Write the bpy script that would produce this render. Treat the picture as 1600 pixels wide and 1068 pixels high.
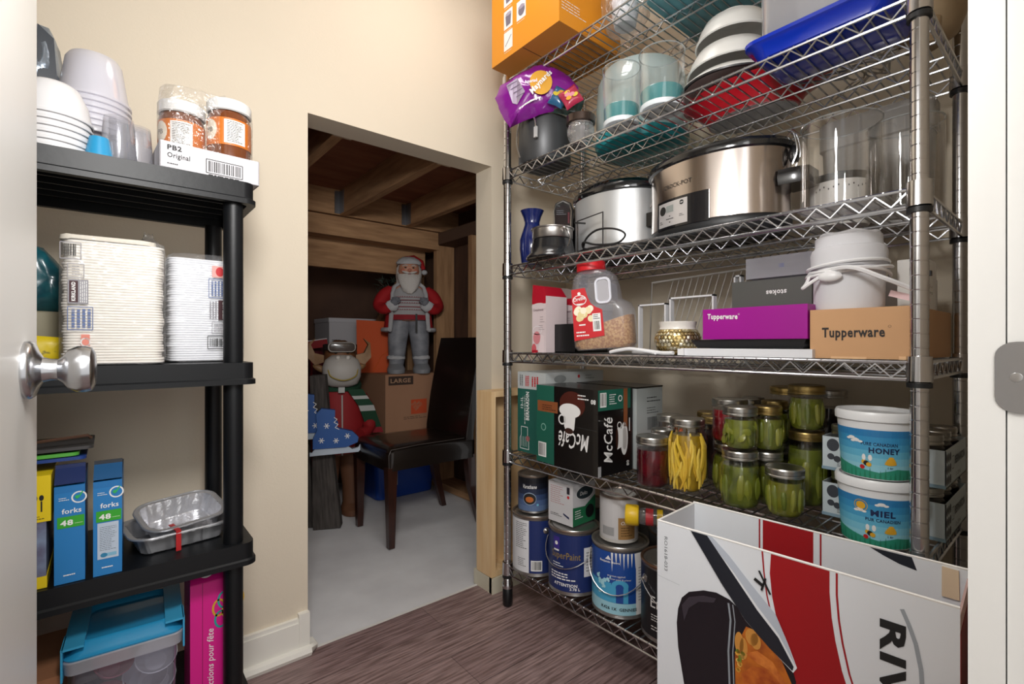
import bpy, bmesh, math, random
from mathutils import Vector, Matrix
random.seed(7)
PI = math.pi
S = bpy.context.scene
C = S.collection
for o in list(bpy.data.objects): bpy.data.objects.remove(o)

# ---------------------------------------------------------------- camera, light, exposure
cd = bpy.data.cameras.new('camera'); cam = bpy.data.objects.new('camera', cd); C.objects.link(cam)
cd.sensor_width = 36; cd.lens = 36 * 760 / 1600; cd.clip_start = .02; cd.shift_y = 3 / 1600
YAW = math.radians(39.75)
cam.location = (0, 0, .935); cam.rotation_euler = (PI / 2, 0, -YAW)
S.camera = cam
S.view_settings.view_transform = 'Standard'; S.view_settings.look = 'None'
S.view_settings.gamma = 1; S.view_settings.use_curve_mapping = False
S.view_settings.exposure = 0.36
w = bpy.data.worlds.new('world'); S.world = w; w.use_nodes = True
w.node_tree.nodes['Background'].inputs[0].default_value = (1, .99, .975, 1)
w.node_tree.nodes['Background'].inputs[1].default_value = .75
def area(name, loc, size, power, col, rot=(0, 0, 0), shape='DISK'):
    l = bpy.data.lights.new(name, 'AREA'); l.shape = shape; l.size = size; l.energy = power; l.color = col
    o = bpy.data.objects.new(name, l); o.location = loc; o.rotation_euler = rot; C.objects.link(o); return o
area('pantry_ceiling_lamp', (.82, 1.04, 2.36), .42, 3.3, (1, .975, .95))
area('doorway_fill', (-.15, -.7, 1.6), 1.0, 7, (1, .985, .97), (math.radians(75), 0, math.radians(-15)))  # added fill behind the camera, brightens the pantry through the doorway
area('camera_side_fill', (.08, .27, 1.52), .26, 9.8, (1, .985, .965), (math.radians(78), 0, math.radians(-26)))  # added frontal fill above the view, lifts the rack and shelf interiors

# ---------------------------------------------------------------- helpers
def lin(h):
    h = h.lstrip('#'); r = [int(h[i:i + 2], 16) / 255 for i in (0, 2, 4)]
    return tuple(c / 12.92 if c <= .04045 else ((c + .055) / 1.055) ** 2.4 for c in r)
MC = {}
def mat(h, rough=.5, metal=0., bump=0., bscale=60., var=0., vscale=8., stretch=(1, 1, 1), spec=.5, coat=0., h2=None, trans=0., sss=0., contrast=(.35, .65)):
    key = (h, rough, metal, bump, bscale, var, vscale, stretch, spec, coat, h2, trans, sss, contrast)
    if key in MC: return MC[key]
    m = bpy.data.materials.new('m_' + h.strip('#')); m.use_nodes = True
    nt = m.node_tree; b = nt.nodes['Principled BSDF']
    c = lin(h)
    b.inputs['Base Color'].default_value = (*c, 1)
    b.inputs['Roughness'].default_value = rough; b.inputs['Metallic'].default_value = metal
    b.inputs['Specular IOR Level'].default_value = spec; b.inputs['Coat Weight'].default_value = coat
    if trans: b.inputs['Transmission Weight'].default_value = trans
    if sss: b.inputs['Subsurface Weight'].default_value = sss; b.inputs['Subsurface Scale'].default_value = .01
    tc = mp = None
    if bump or var or h2:
        tc = nt.nodes.new('ShaderNodeTexCoord'); mp = nt.nodes.new('ShaderNodeMapping')
        mp.inputs['Scale'].default_value = stretch; nt.links.new(tc.outputs['Object'], mp.inputs[0])
    if var or h2:
        n = nt.nodes.new('ShaderNodeTexNoise'); n.inputs['Scale'].default_value = vscale; n.inputs['Detail'].default_value = 5
        nt.links.new(mp.outputs[0], n.inputs[0])
        r = nt.nodes.new('ShaderNodeValToRGB'); nt.links.new(n.outputs[0], r.inputs[0])
        d = lin(h2) if h2 else tuple(x * (1 - var) for x in c)
        r.color_ramp.elements[0].color = (*d, 1); r.color_ramp.elements[1].color = (*c, 1)
        r.color_ramp.elements[0].position = contrast[0]; r.color_ramp.elements[1].position = contrast[1]
        nt.links.new(r.outputs[0], b.inputs['Base Color'])
    if bump:
        n = nt.nodes.new('ShaderNodeTexNoise'); n.inputs['Scale'].default_value = bscale; n.inputs['Detail'].default_value = 3
        nt.links.new(mp.outputs[0], n.inputs[0])
        q = nt.nodes.new('ShaderNodeBump'); q.inputs['Strength'].default_value = bump; q.inputs['Distance'].default_value = .004
        nt.links.new(n.outputs[0], q.inputs['Height']); nt.links.new(q.outputs[0], b.inputs['Normal'])
    MC[key] = m; return m
def film(name, tint='#ffffff', gloss=.5, rough=.05, haze=0., hazecol='#ffffff', bump=0.):
    """thin clear plastic or glass wall: straight-through light, a fresnel sheen, optional milky share"""
    key = (name, tint, gloss, rough, haze, hazecol, bump)
    if key in MC: return MC[key]
    m = bpy.data.materials.new(name); m.use_nodes = True; nt = m.node_tree; nt.nodes.clear()
    out = nt.nodes.new('ShaderNodeOutputMaterial')
    t = nt.nodes.new('ShaderNodeBsdfTransparent'); t.inputs[0].default_value = (*lin(tint), 1)
    g = nt.nodes.new('ShaderNodeBsdfGlossy'); g.inputs['Roughness'].default_value = rough; g.inputs[0].default_value = (1, 1, 1, 1)
    lw = nt.nodes.new('ShaderNodeLayerWeight'); lw.inputs[0].default_value = .25
    mu = nt.nodes.new('ShaderNodeMath'); mu.operation = 'MULTIPLY'; mu.inputs[1].default_value = gloss
    nt.links.new(lw.outputs['Facing'], mu.inputs[0])
    ad = nt.nodes.new('ShaderNodeMath'); ad.operation = 'ADD'; ad.inputs[1].default_value = .025; nt.links.new(mu.outputs[0], ad.inputs[0])
    mx = nt.nodes.new('ShaderNodeMixShader'); nt.links.new(ad.outputs[0], mx.inputs[0])
    base = t.outputs[0]
    if haze:
        d = nt.nodes.new('ShaderNodeBsdfDiffuse'); d.inputs[0].default_value = (*lin(hazecol), 1)
        tr = nt.nodes.new('ShaderNodeBsdfTranslucent'); tr.inputs[0].default_value = (*lin(hazecol), 1)
        m0 = nt.nodes.new('ShaderNodeMixShader'); m0.inputs[0].default_value = .35
        nt.links.new(d.outputs[0], m0.inputs[1]); nt.links.new(tr.outputs[0], m0.inputs[2])
        m1 = nt.nodes.new('ShaderNodeMixShader'); m1.inputs[0].default_value = haze
        nt.links.new(base, m1.inputs[1]); nt.links.new(m0.outputs[0], m1.inputs[2]); base = m1.outputs[0]
    nt.links.new(base, mx.inputs[1]); nt.links.new(g.outputs[0], mx.inputs[2])
    if bump:
        tc = nt.nodes.new('ShaderNodeTexCoord'); n = nt.nodes.new('ShaderNodeTexNoise'); n.inputs['Scale'].default_value = 45; n.inputs['Detail'].default_value = 3
        n.inputs['Distortion'].default_value = 1.2
        nt.links.new(tc.outputs['Object'], n.inputs[0])
        q = nt.nodes.new('ShaderNodeBump'); q.inputs['Strength'].default_value = bump; q.inputs['Distance'].default_value = .01
        nt.links.new(n.outputs[0], q.inputs['Height']); nt.links.new(q.outputs[0], g.inputs['Normal'])
    nt.links.new(mx.outputs[0], out.inputs[0]); MC[key] = m; return m

def fr(ax):                                    # orthonormal frame around an axis
    ax = Vector(ax).normalized(); u = ax.orthogonal().normalized(); return u, ax.cross(u), ax
class MB:
    def __init__(s, M=None): s.bm = bmesh.new(); s.M = M or Matrix()
    def v(s, p): return s.bm.verts.new(s.M @ Vector(p))
    def f(s, vs):
        try: return s.bm.faces.new(vs)
        except ValueError: return None
    def box(s, x0, y0, z0, x1, y1, z1, M=None, taper=0):
        M = M or Matrix(); q = []
        for z, t in ((z0, taper), (z1, 0)):
            for x, y in ((x0 + t, y0 + t), (x1 - t, y0 + t), (x1 - t, y1 - t), (x0 + t, y1 - t)): q.append(s.v(M @ Vector((x, y, z))))
        for a in ((3, 2, 1, 0), (4, 5, 6, 7), (0, 1, 5, 4), (1, 2, 6, 5), (2, 3, 7, 6), (3, 0, 4, 7)): s.f([q[i] for i in a])
        return s
    def cbox(s, c, d, R=None):
        M = Matrix.Translation(c) @ (R.to_4x4() if R else Matrix()); return s.box(-d[0] / 2, -d[1] / 2, -d[2] / 2, d[0] / 2, d[1] / 2, d[2] / 2, M)
    def tube(s, pts, r, seg=6, closed=False, cap=True):
        P = [Vector(p) for p in pts]; n = len(P); rings = []; up = None
        for i, p in enumerate(P):
            if closed: t = P[(i + 1) % n] - P[i - 1]
            else: t = P[min(i + 1, n - 1)] - P[max(i - 1, 0)]
            t.normalize()
            if up is None: u = t.orthogonal().normalized()
            else:
                u = up - t * up.dot(t)
                u = u.normalized() if u.length > 1e-6 else t.orthogonal().normalized()
            up = u; w_ = t.cross(u); rr = r[i] if isinstance(r, (list, tuple)) else r
            rings.append([s.v(p + (u * math.cos(2 * PI * k / seg) + w_ * math.sin(2 * PI * k / seg)) * rr) for k in range(seg)])
        m = n if closed else n - 1
        for i in range(m):
            a, b = rings[i], rings[(i + 1) % n]
            for k in range(seg): s.f((a[k], a[(k + 1) % seg], b[(k + 1) % seg], b[k]))
        if cap and not closed: s.f(rings[0][::-1]); s.f(rings[-1])
        return s
    def lathe(s, prof, seg=32, c=(0, 0, 0), axis=(0, 0, 1), sx=1, sy=1, wob=None):
        u, w_, a = ((Vector((1, 0, 0)), Vector((0, 1, 0)), Vector((0, 0, 1))) if tuple(axis) == (0, 0, 1) else fr(axis)); c = Vector(c); rings = []
        for r, z in prof:
            if r < 1e-6: rings.append([s.v(c + a * z)])
            else:
                rings.append([s.v(c + a * z + u * (sx * math.cos(2 * PI * k / seg) * r * (wob(k / seg, z) if wob else 1)) + w_ * (sy * math.sin(2 * PI * k / seg) * r * (wob(k / seg, z) if wob else 1))) for k in range(seg)])
        for A, B in zip(rings, rings[1:]):
            if len(A) == 1 and len(B) == 1: continue
            for k in range(seg):
                k2 = (k + 1) % seg
                if len(A) == 1: s.f((A[0], B[k2], B[k]))
                elif len(B) == 1: s.f((A[k], A[k2], B[0]))
                else: s.f((A[k], A[k2], B[k2], B[k]))
        return s
    def prism(s, poly, z0, z1, M=None):
        M = M or Matrix(); a = [s.v(M @ Vector((x, y, z0))) for x, y in poly]; b = [s.v(M @ Vector((x, y, z1))) for x, y in poly]
        s.f(a[::-1]); s.f(b); n = len(poly)
        for i in range(n): s.f((a[i], a[(i + 1) % n], b[(i + 1) % n], b[i]))
        return s
    def loft(s, loops, cap0=True, cap1=True):
        R = [[s.v(p) for p in l] for l in loops]; n = len(R[0])
        for A, B in zip(R, R[1:]):
            for k in range(n): s.f((A[k], A[(k + 1) % n], B[(k + 1) % n], B[k]))
        if cap0: s.f(R[0][::-1])
        if cap1: s.f(R[-1])
        return s
    def ball(s, c, r, seg=12, rings=8, R=None):
        r = r if isinstance(r, (tuple, list)) else (r, r, r); R = R or Matrix.Identity(3); c = Vector(c)
        L = []
        for i in range(rings + 1):
            th = PI * i / rings
            if i in (0, rings): L.append([s.v(c + R @ Vector((0, 0, r[2] * math.cos(th))))])
            else: L.append([s.v(c + R @ Vector((r[0] * math.sin(th) * math.cos(2 * PI * k / seg), r[1] * math.sin(th) * math.sin(2 * PI * k / seg), r[2] * math.cos(th)))) for k in range(seg)])
        for A, B in zip(L, L[1:]):
            for k in range(seg):
                k2 = (k + 1) % seg
                if len(A) == 1: s.f((A[0], B[k], B[k2]))
                elif len(B) == 1: s.f((A[k2], A[k], B[0]))
                else: s.f((A[k], B[k], B[k2], A[k2]))
        return s
    def quad(s, a, b, c, d): s.f([s.v(p) for p in (a, b, c, d)]); return s
    def build(s, name, m, parent=None, bevel=0, smooth=True, seg=2, ang=40, kind=None, label=None, jitter=0):
        bm = s.bm
        if bevel:
            ed = [e for e in bm.edges if len(e.link_faces) == 2 and e.calc_face_angle(0) > .6]
            bmesh.ops.bevel(bm, geom=ed, offset=bevel, segments=seg, affect='EDGES', profile=.5, clamp_overlap=True)
        if jitter:
            for v in bm.verts: v.co += Vector((random.uniform(-1, 1), random.uniform(-1, 1), random.uniform(-1, 1))) * jitter
        bmesh.ops.recalc_face_normals(bm, faces=bm.faces)
        me = bpy.data.meshes.new(name); bm.to_mesh(me); bm.free()
        me.materials.append(m)
        if smooth:
            for p in me.polygons: p.use_smooth = True
            me.set_sharp_from_angle(angle=math.radians(ang))
        o = bpy.data.objects.new(name, me); C.objects.link(o)
        if parent: o.parent = parent
        if kind: o['kind'] = kind
        if label: o['label'] = label
        return o
def tag(o, label, cat, group=None):
    o['label'] = label; o['category'] = cat
    if group: o['group'] = group
    return o
def thing(name, label, cat, loc=(0, 0, 0), rz=0, group=None, rot=None):
    o = bpy.data.objects.new(name, None); o.empty_display_size = .03; C.objects.link(o); o.location = loc
    o.rotation_euler = rot if rot else (0, 0, math.radians(rz)); return tag(o, label, cat, group)
def kids(o): return [x for x in C.objects if x.parent == o]
def dup(o, loc=None, rz=None, label=None, parent=None):
    c = o.copy(); C.objects.link(c); c.parent = parent
    for k in kids(o): dup(k, parent=c)
    if loc is not None: c.location = loc
    if rz is not None: c.rotation_euler = (0, 0, math.radians(rz))
    if label: c['label'] = label
    return c
def struct(o): o['kind'] = 'structure'; return o
def chain(*p, n=6):                            # smooth curve through points (catmull-rom)
    P = [Vector(x) for x in p]; P = [2 * P[0] - P[1]] + P + [2 * P[-1] - P[-2]]; out = []
    for i in range(1, len(P) - 2):
        for k in range(n):
            t = k / n; a, b, c, d = P[i - 1], P[i], P[i + 1], P[i + 2]
            out.append(.5 * ((2 * b) + (-a + c) * t + (2 * a - 5 * b + 4 * c - d) * t * t + (-a + 3 * b - 3 * c + d) * t ** 3))
    return out + [P[-2]]
def rrect(x0, y0, x1, y1, r, n=5):
    out = []
    for cx, cy, a0 in ((x1 - r, y1 - r, 0), (x0 + r, y1 - r, 90), (x0 + r, y0 + r, 180), (x1 - r, y0 + r, 270)):
        for k in range(n + 1):
            a = math.radians(a0 + 90 * k / n); out.append((cx + r * math.cos(a), cy + r * math.sin(a)))
    return out

# ---------------------------------------------------------------- printed artwork and lettering (flat ink on real faces)
TC = {}
def text_geo(txt, bold, shear, serif=False):
    key = (txt, bold, shear)
    if key not in TC:
        cu = bpy.data.curves.new('t', 'FONT'); cu.body = txt; cu.resolution_u = 2; cu.offset = min(bold, .035); cu.space_character = 1 + min(bold, .035) * 3.2; cu.shear = shear
        cu.align_x = 'LEFT'; cu.fill_mode = 'FRONT'
        ob = bpy.data.objects.new('t', cu); C.objects.link(ob)
        dg = bpy.context.evaluated_depsgraph_get(); me = bpy.data.meshes.new_from_object(ob.evaluated_get(dg))
        V = [(v.co.x, v.co.y) for v in me.vertices]; F = [tuple(p.vertices) for p in me.polygons]
        bpy.data.objects.remove(ob); bpy.data.curves.remove(cu); bpy.data.meshes.remove(me)
        xs = [p[0] for p in V]; ys = [p[1] for p in V]; TC[key] = (V, F, min(xs), max(xs), min(ys), max(ys))
    return TC[key]
class Print:
    """2-D ink laid on a face. fn maps (s, t, lift) to local 3-D; cuts splits it for curved faces"""
    def __init__(s, fn, cut=None): s.fn = fn; s.cut = cut; s.items = {}; s.order = []; s.n = 0
    def _bm(s, m):
        if m not in s.items: s.items[m] = bmesh.new(); s.order.append(m)
        return s.items[m]
    def poly(s, m, pts, L=1):
        bm = s._bm(m); vs = [bm.verts.new((x, y, L)) for x, y in pts]
        try: bm.faces.new(vs)
        except ValueError: pass
        return s
    def rect(s, m, x0, y0, x1, y1, L=1): return s.poly(m, [(x0, y0), (x1, y0), (x1, y1), (x0, y1)], L)
    def circ(s, m, x, y, r, ry=None, L=1, n=20, a0=0, a1=360):
        ry = ry or r; return s.poly(m, [(x + r * math.cos(math.radians(a0 + (a1 - a0) * k / n)), y + ry * math.sin(math.radians(a0 + (a1 - a0) * k / n))) for k in range(n)], L)
    def ring(s, m, x, y, r, w_, ry=None, L=1, n=24): 
        ry = ry or r
        return s.line(m, [(x + r * math.cos(2 * PI * k / n), y + ry * math.sin(2 * PI * k / n)) for k in range(n + 1)], w_, L)
    def line(s, m, pts, w_, L=1):
        for (a, b), (c, d) in zip(pts, pts[1:]):
            l = math.hypot(c - a, d - b) or 1; nx, ny = -(d - b) / l * w_ / 2, (c - a) / l * w_ / 2
            s.poly(m, [(a - nx, b - ny), (c - nx, d - ny), (c + nx, d + ny), (a + nx, b + ny)], L)
        return s
    def text(s, m, txt, x, y, h=None, w=None, L=2, bold=0, shear=0, rot=0, align='l', flip=False):
        V, F, x0, x1, y0, y1 = text_geo(txt, bold, shear)
        sy = h / (y1 - y0) if h else w / (x1 - x0); sx = w / (x1 - x0) if w else sy
        W = (x1 - x0) * sx; dx = {'l': 0, 'c': -W / 2, 'r': -W}[align]; ca, sa = math.cos(math.radians(rot)), math.sin(math.radians(rot))
        bm = s._bm(m); vs = []
        for px, py in V:
            a = (px - x0) * sx + dx; b = (py - y0) * sy
            if flip: a = -a
            vs.append(bm.verts.new((x + a * ca - b * sa, y + a * sa + b * ca, L)))
        for f in F:
            try: bm.faces.new([vs[i] for i in f])
            except ValueError: pass
        return s
    def bars(s, m, x0, y0, x1, y1, L=2, n=18, seed=1):
        r = random.Random(seed); x = x0; u = (x1 - x0) / (n * 2)
        while x < x1 - u:
            w_ = u * r.choice((.6, 1, 1.6)); s.rect(m, x, y0, min(x + w_, x1), y1, L); x += w_ + u * r.choice((.6, .9, 1.4))
        return s
    def lines(s, m, x0, y0, x1, y1, n, L=2, th=.35, seed=3, vert=False):    # rows of fine print
        r = random.Random(seed)
        for i in range(n):
            if vert:
                a = x0 + (x1 - x0) * (i + .3) / n; b = a + (x1 - x0) / n * th; y = y0
                while y < y1: e = min(y1, y + (y1 - y0) * r.uniform(.06, .2)); s.rect(m, a, y, b, e, L); y = e + (y1 - y0) * .03
            else:
                a = y0 + (y1 - y0) * (i + .3) / n; b = a + (y1 - y0) / n * th; x = x0; end = x1 - (x1 - x0) * r.choice((0, 0, .1, .3))
                while x < end: e = min(end, x + (x1 - x0) * r.uniform(.06, .2)); s.rect(m, x, a, e, b, L); x = e + (x1 - x0) * .03
        return s
    def build(s, name, parent, step=.00035, label=None):
        me = bpy.data.meshes.new(name); bmA = bmesh.new(); 
        for i, m in enumerate(s.order):
            bm = s.items[m]
            if s.cut:
                if bm.verts:
                    xs = [v.co.x for v in bm.verts]; x = math.floor(min(xs) / s.cut) * s.cut
                    while x < max(xs):
                        bmesh.ops.bisect_plane(bm, geom=bm.verts[:] + bm.edges[:] + bm.faces[:], plane_co=(x, 0, 0), plane_no=(1, 0, 0)); x += s.cut
            mp = {}
            for v in bm.verts: mp[v] = bmA.verts.new(s.fn(v.co.x, v.co.y, v.co.z * step))
            for f in bm.faces:
                try: g = bmA.faces.new([mp[v] for v in f.verts]); g.material_index = i
                except ValueError: pass
            bm.free(); me.materials.append(m)
        bmA.to_mesh(me); bmA.free(); o = bpy.data.objects.new(name, me); C.objects.link(o); o.parent = parent
        if label: o['label'] = label
        return o
def plane(o, x, y):                            # flat face: origin, right and up directions
    o, x, y = Vector(o), Vector(x).normalized(), Vector(y).normalized(); n = x.cross(y)
    return lambda s, t, l: o + x * s + y * t + n * l
def wrap(R, a0, z0, taper=0, c=(0, 0)):        # upright cylinder: a0 = azimuth (deg) of s=0, seen from outside left to right
    return lambda s, t, l: Vector((c[0] + (R + taper * t + l) * math.cos(math.radians(a0) + s / R), c[1] + (R + taper * t + l) * math.sin(math.radians(a0) + s / R), z0 + t))
INK = mat('#161616', .6); PW = mat('#e9e8e6', .55); RED = mat('#c01822', .5)
GLASS = film('clear_glass', '#fdfdfd', .3, .03); CLEAR = film('clear_plastic', '#f6f6f8', .6, .12, .06); WRAPF = film('plastic_film', '#fafafa', .9, .12, .05, bump=.9)
CHROME = mat('#c9c9cb', .18, 1.); STEEL = mat('#bdbbb9', .28, 1.)
BLACKP = mat('#15171a', .45); KRAFT = mat('#b98f68', .8, var=.06, vscale=5); WHITEP = mat('#e8e8ea', .35)
# ================================================================ setting
WALL = mat('#d9cdb9', .75, bump=.08, bscale=160, var=.02, vscale=2)
TRIM = mat('#e9e6dd', .4); DOORW = mat('#dfddd8', .4)
PINE = mat('#e6c79a', .6, h2='#dcb684', vscale=6, stretch=(6, 6, .6), bump=.04)
LUMB = mat('#c49a70', .8, h2='#9a7350', vscale=5, stretch=(1, 8, 8), bump=.15, contrast=(.3, .75))
LUMBY = mat('#c49a70', .8, h2='#9a7350', vscale=5, stretch=(8, 1, 8), bump=.15, contrast=(.3, .75))
LUMBZ = mat('#c49a70', .8, h2='#9a7350', vscale=5, stretch=(8, 8, 1), bump=.15, contrast=(.3, .75))
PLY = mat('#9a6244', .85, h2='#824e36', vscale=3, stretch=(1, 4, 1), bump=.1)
CONC = mat('#dededf', .75, bump=.2, bscale=25, h2='#c9c8ca', vscale=4, contrast=(.3, .7))
OX0, OX1, OZ, WY, WB = .470, 1.175, 1.64, 1.54, 1.645
b = MB()
b.box(-.75, WY, 0, OX0, WB, 2.4).box(OX1, WY, 0, 1.72, WB, 2.4).box(OX0, WY, OZ, OX1, WB, 2.4)
struct(b.build('wall_back', WALL, smooth=False))
struct(MB().box(1.60, -.1, 0, 1.72, WY, 2.4).build('wall_right', WALL, smooth=False))
struct(MB().box(-.87, -.1, 0, -.75, WB, 2.4).build('wall_left', WALL, smooth=False))
b = MB().box(-.75, -.05, 0, -.15, .075, 2.4).box(.66, -.05, 0, 1.6, .075, 2.4).box(-.15, -.05, 2.03, .66, .075, 2.4)
struct(b.build('wall_front', WALL, smooth=False))
struct(MB().box(-.87, -.1, 2.4, 1.72, WB, 2.5).build('ceiling', mat('#efece6', .8), smooth=False))
# wooden floor, plank by plank
fl = struct(MB().box(-.75, -.9, -.05, 1.6, WY, -.007).build('floor', mat('#1c1412', .8), smooth=False))
PLM = [mat(a, .42, h2=c, vscale=9, stretch=(1, 14, 6), bump=.12, bscale=30, contrast=(.35, .62)) for a, c in (('#9d8582', '#6c5753'), ('#947c7a', '#685350'), ('#a48c88', '#745c59'), ('#98817d', '#6f5956'))]
y = WY - .004; i = 0
while y > -.5:
    x = -.75 - (i * .37 + .12) % .9 + (.06 if i == 0 else 0); y0 = y - .148
    if i == 0: x = .855 - 2 * 1.2
    while x < 1.6:
        a, c = max(x, -.75), min(x + 1.2, 1.6)
        if c - a > .02:
            MB().box(a + .0007, y0 + .0007, -.007, c - .0007, y - .0007, 0).build('plank', PLM[random.randrange(4)], fl, bevel=.0008, seg=1, smooth=False)
        x += 1.2
    y -= .15; i += 1
struct(MB().box(OX0, WY - .004, -.012, OX1, WY + .006, .0015).build('trim_1', mat('#d9d7d2', .5), smooth=False))
# concrete of the storage space under the stairs
al = struct(MB().box(.2, WY + .003, -.06, 1.9, 3.75, -.004).build('floor', CONC, smooth=False)); al['label'] = 'pale bare concrete floor under the stairs'
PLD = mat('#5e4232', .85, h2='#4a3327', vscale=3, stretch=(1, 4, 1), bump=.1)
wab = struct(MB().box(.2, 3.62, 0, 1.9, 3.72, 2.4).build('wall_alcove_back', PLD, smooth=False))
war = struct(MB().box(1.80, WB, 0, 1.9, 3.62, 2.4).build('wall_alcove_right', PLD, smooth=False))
struct(MB().box(.2, WB, 0, .3, 3.62, 2.4).build('wall_alcove_left', PLY, smooth=False))
ce = struct(MB().box(.3, WB, 1.80, 1.80, 2.76, 1.82).box(.3, 2.80, 1.99, 1.8, 3.62, 2.01).build('ceiling', PLY, smooth=False)); ce['label'] = 'brown plywood sheets under the landing'
for x in (.60, 1.005, 1.415):
    MB().box(x, WB + .003, 1.66, x + .038, 2.72, 1.799).build('joist', LUMBY, ce, bevel=.002, seg=1)
    MB().box(x - .012, WB - .035, 1.641, x + .05, WB + .012, 1.668).build('joist_block', mat('#b9a58c', .8), ce)
    h = MB().box(x - .003, 2.66, 1.665, x, 2.722, 1.79).box(x - .03, 2.719, 1.665, x, 2.7225, 1.79)
    h.build('joist_hanger', mat('#8d8d90', .4, .9), ce)
b = ce
MB().box(.3, 2.723, 1.66, 1.80, 2.761, 1.80).build('rim_board', LUMB, ce, bevel=.002, seg=1)
MB().box(.3, 2.74, 1.545, 1.66, 2.86, 1.655).build('beam', LUMB, ce, bevel=.003, seg=1)
MB().box(.3, 2.92, 1.39, 1.66, 2.958, 1.56).build('plank_board', LUMB, ce, bevel=.003, seg=1)
MB().box(-.02, -.045, 0, .02, .045, .95, Matrix.Translation((1.18, 3.2, .55)) @ Matrix.Rotation(math.radians(28), 4, 'Y')).build('diagonal_brace', LUMBZ, wab, bevel=.002, seg=1)
for y in (2.38, 2.78, 3.18):
    MB().box(1.655, y - .019, .04, 1.79, y + .019, 1.58).build('stud', LUMBZ, war, bevel=.002, seg=1)
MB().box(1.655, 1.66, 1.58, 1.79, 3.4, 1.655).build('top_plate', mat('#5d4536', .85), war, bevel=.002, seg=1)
MB().box(1.655, 1.66, 0, 1.79, 3.4, .04).build('bottom_plate', LUMBY, war)
# baseboard with shoe, ending left of the opening
bb = MB().box(-.75, WY - .016, 0, OX0 - .012, WY, .10).box(-.75, WY - .012, .10, OX0 - .012, WY, .112)
bb.box(OX0 - .03, WY - .018, 0, OX0 + .001, WY + .012, .125)
struct(bb.build('baseboard_back', TRIM, bevel=.003))
MB().tube([(-.75, WY - .02, .012), (OX0 + .002, WY - .02, .012), (OX0 + .012, WY - .006, .012), (OX0 + .012, WY + .02, .012)], .016, 8).build('shoe_moulding', TRIM, [o for o in C.objects if o.name == 'baseboard_back'][0])
# right-hand stub of the baseboard below the pine case
struct(MB().box(1.103, WY - .094, 0, 1.12, WY + .02, .058).box(1.103, WY - .10, 0, 1.6, WY - .08, .058).build('baseboard_corner', mat('#cfc9b4', .5), bevel=.003))
# unfinished pine case standing in the corner behind the rack
t = thing('pine_case', 'unfinished pale pine case in the corner behind the wire rack post', 'case', (1.103, WY - .094, .06))
MB().box(0, 0, 0, .02, .093, .695).build('side_panel', PINE, t, bevel=.001)
MB().box(0, 0, 0, .02, .093, .695, Matrix.Translation((.39, 0, 0))).build('side_panel', PINE, t, bevel=.001)
MB().box(.02, 0, .675, .39, .093, .695).build('top_panel', PINE, t, bevel=.001)
MB().box(.02, 0, 0, .39, .093, .02).build('bottom_panel', PINE, t, bevel=.001)
MB().box(.02, .075, .02, .39, .085, .675).build('back_panel', PINE, t)
# doorway: jamb, strike plate, door with knob
JX = .628
j = MB().box(JX, -.10, 0, JX + .02, .052, 2.05).box(JX - .002, .053, 0, JX + .06, .078, 2.05)
jm = struct(j.build('trim_2', DOORW, bevel=.0015)); jm['label'] = 'white door jamb and casing edge'
sp = [(.058, -.029), (.07, -.021), (.072, 0), (.07, .021), (.058, .029)]
M = Matrix(((0, 0, -1, JX - .0005), (1, 0, 0, 0), (0, 1, 0, .905), (0, 0, 0, 1)))
pl = rrect(-.02, -.032, .06, .032, .014)
hole = rrect(.012, -.014, .032, .014, .004)
m = MB()
for z in (0, .0025):
    A = [m.v(M @ Vector((x, y_, z))) for x, y_ in pl]; B = [m.v(M @ Vector((x, y_, z))) for x, y_ in hole]
    n = len(A)
    for k in range(n): m.f((A[k], A[(k + 1) % n], B[(k + 1) % n], B[k]))
sk = m.build('strike_plate', mat('#b9b9bb', .25, 1.), jm)
MB().box(.012, -.014, -.001, .032, .014, .0006, M).build('strike_hole', mat('#8a6a50', .7), sk)
MB().lathe([(0, .004), (.004, .0035), (.0045, .002)], 12, M @ Vector((.046, .0, 0)), (-1, 0, 0)).build('screw', STEEL, sk)
HX, HY = -.121, .085; ang = 4.0
d = struct(bpy.data.objects.new('door_1', None)); C.objects.link(d); d.location = (HX, HY, 0); d.rotation_euler = (0, 0, math.radians(-ang))
# local: leaf along +y, face toward +x at x=0
L_ = .762
m = MB().box(-.035, 0, .01, 0, .56, 2.02).box(-.035, .56, .01, -.0, L_, 2.02)
leaf = MB()
leaf.box(-.035, .57, .01, 0, L_, 2.02).box(-.035, 0, .01, 0, .19, 2.02)
leaf.box(-.035, .19, 1.90, 0, .57, 2.02).box(-.035, .19, .01, 0, .57, .2).box(-.035, .19, .80, 0, .57, .93).box(-.03, .19, .2, -.008, .57, 1.9)
leaf.build('door_leaf', DOORW, d, bevel=.0012)
for z0, z1 in ((.2, .8), (.93, 1.9)):
    MB().box(-.012, .235, z0 + .045, -.003, .525, z1 - .045).build('raised_panel', DOORW, d, bevel=.004)
kn = struct(MB().lathe([(0, -.002), (.033, -.001), (.0335, .004), (.031, .008), (.022, .011), (.0145, .015), (.0125, .022), (.0125, .028), (.016, .032), (.0235, .037), (.0275, .045), (.028, .052), (.0262, .058), (.02, .061), (0, .062)], 40, (0, L_ - .062, .905), (1, 0, 0)).build('door_knob', mat('#c4c5c8', .24, 1.), d))
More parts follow.
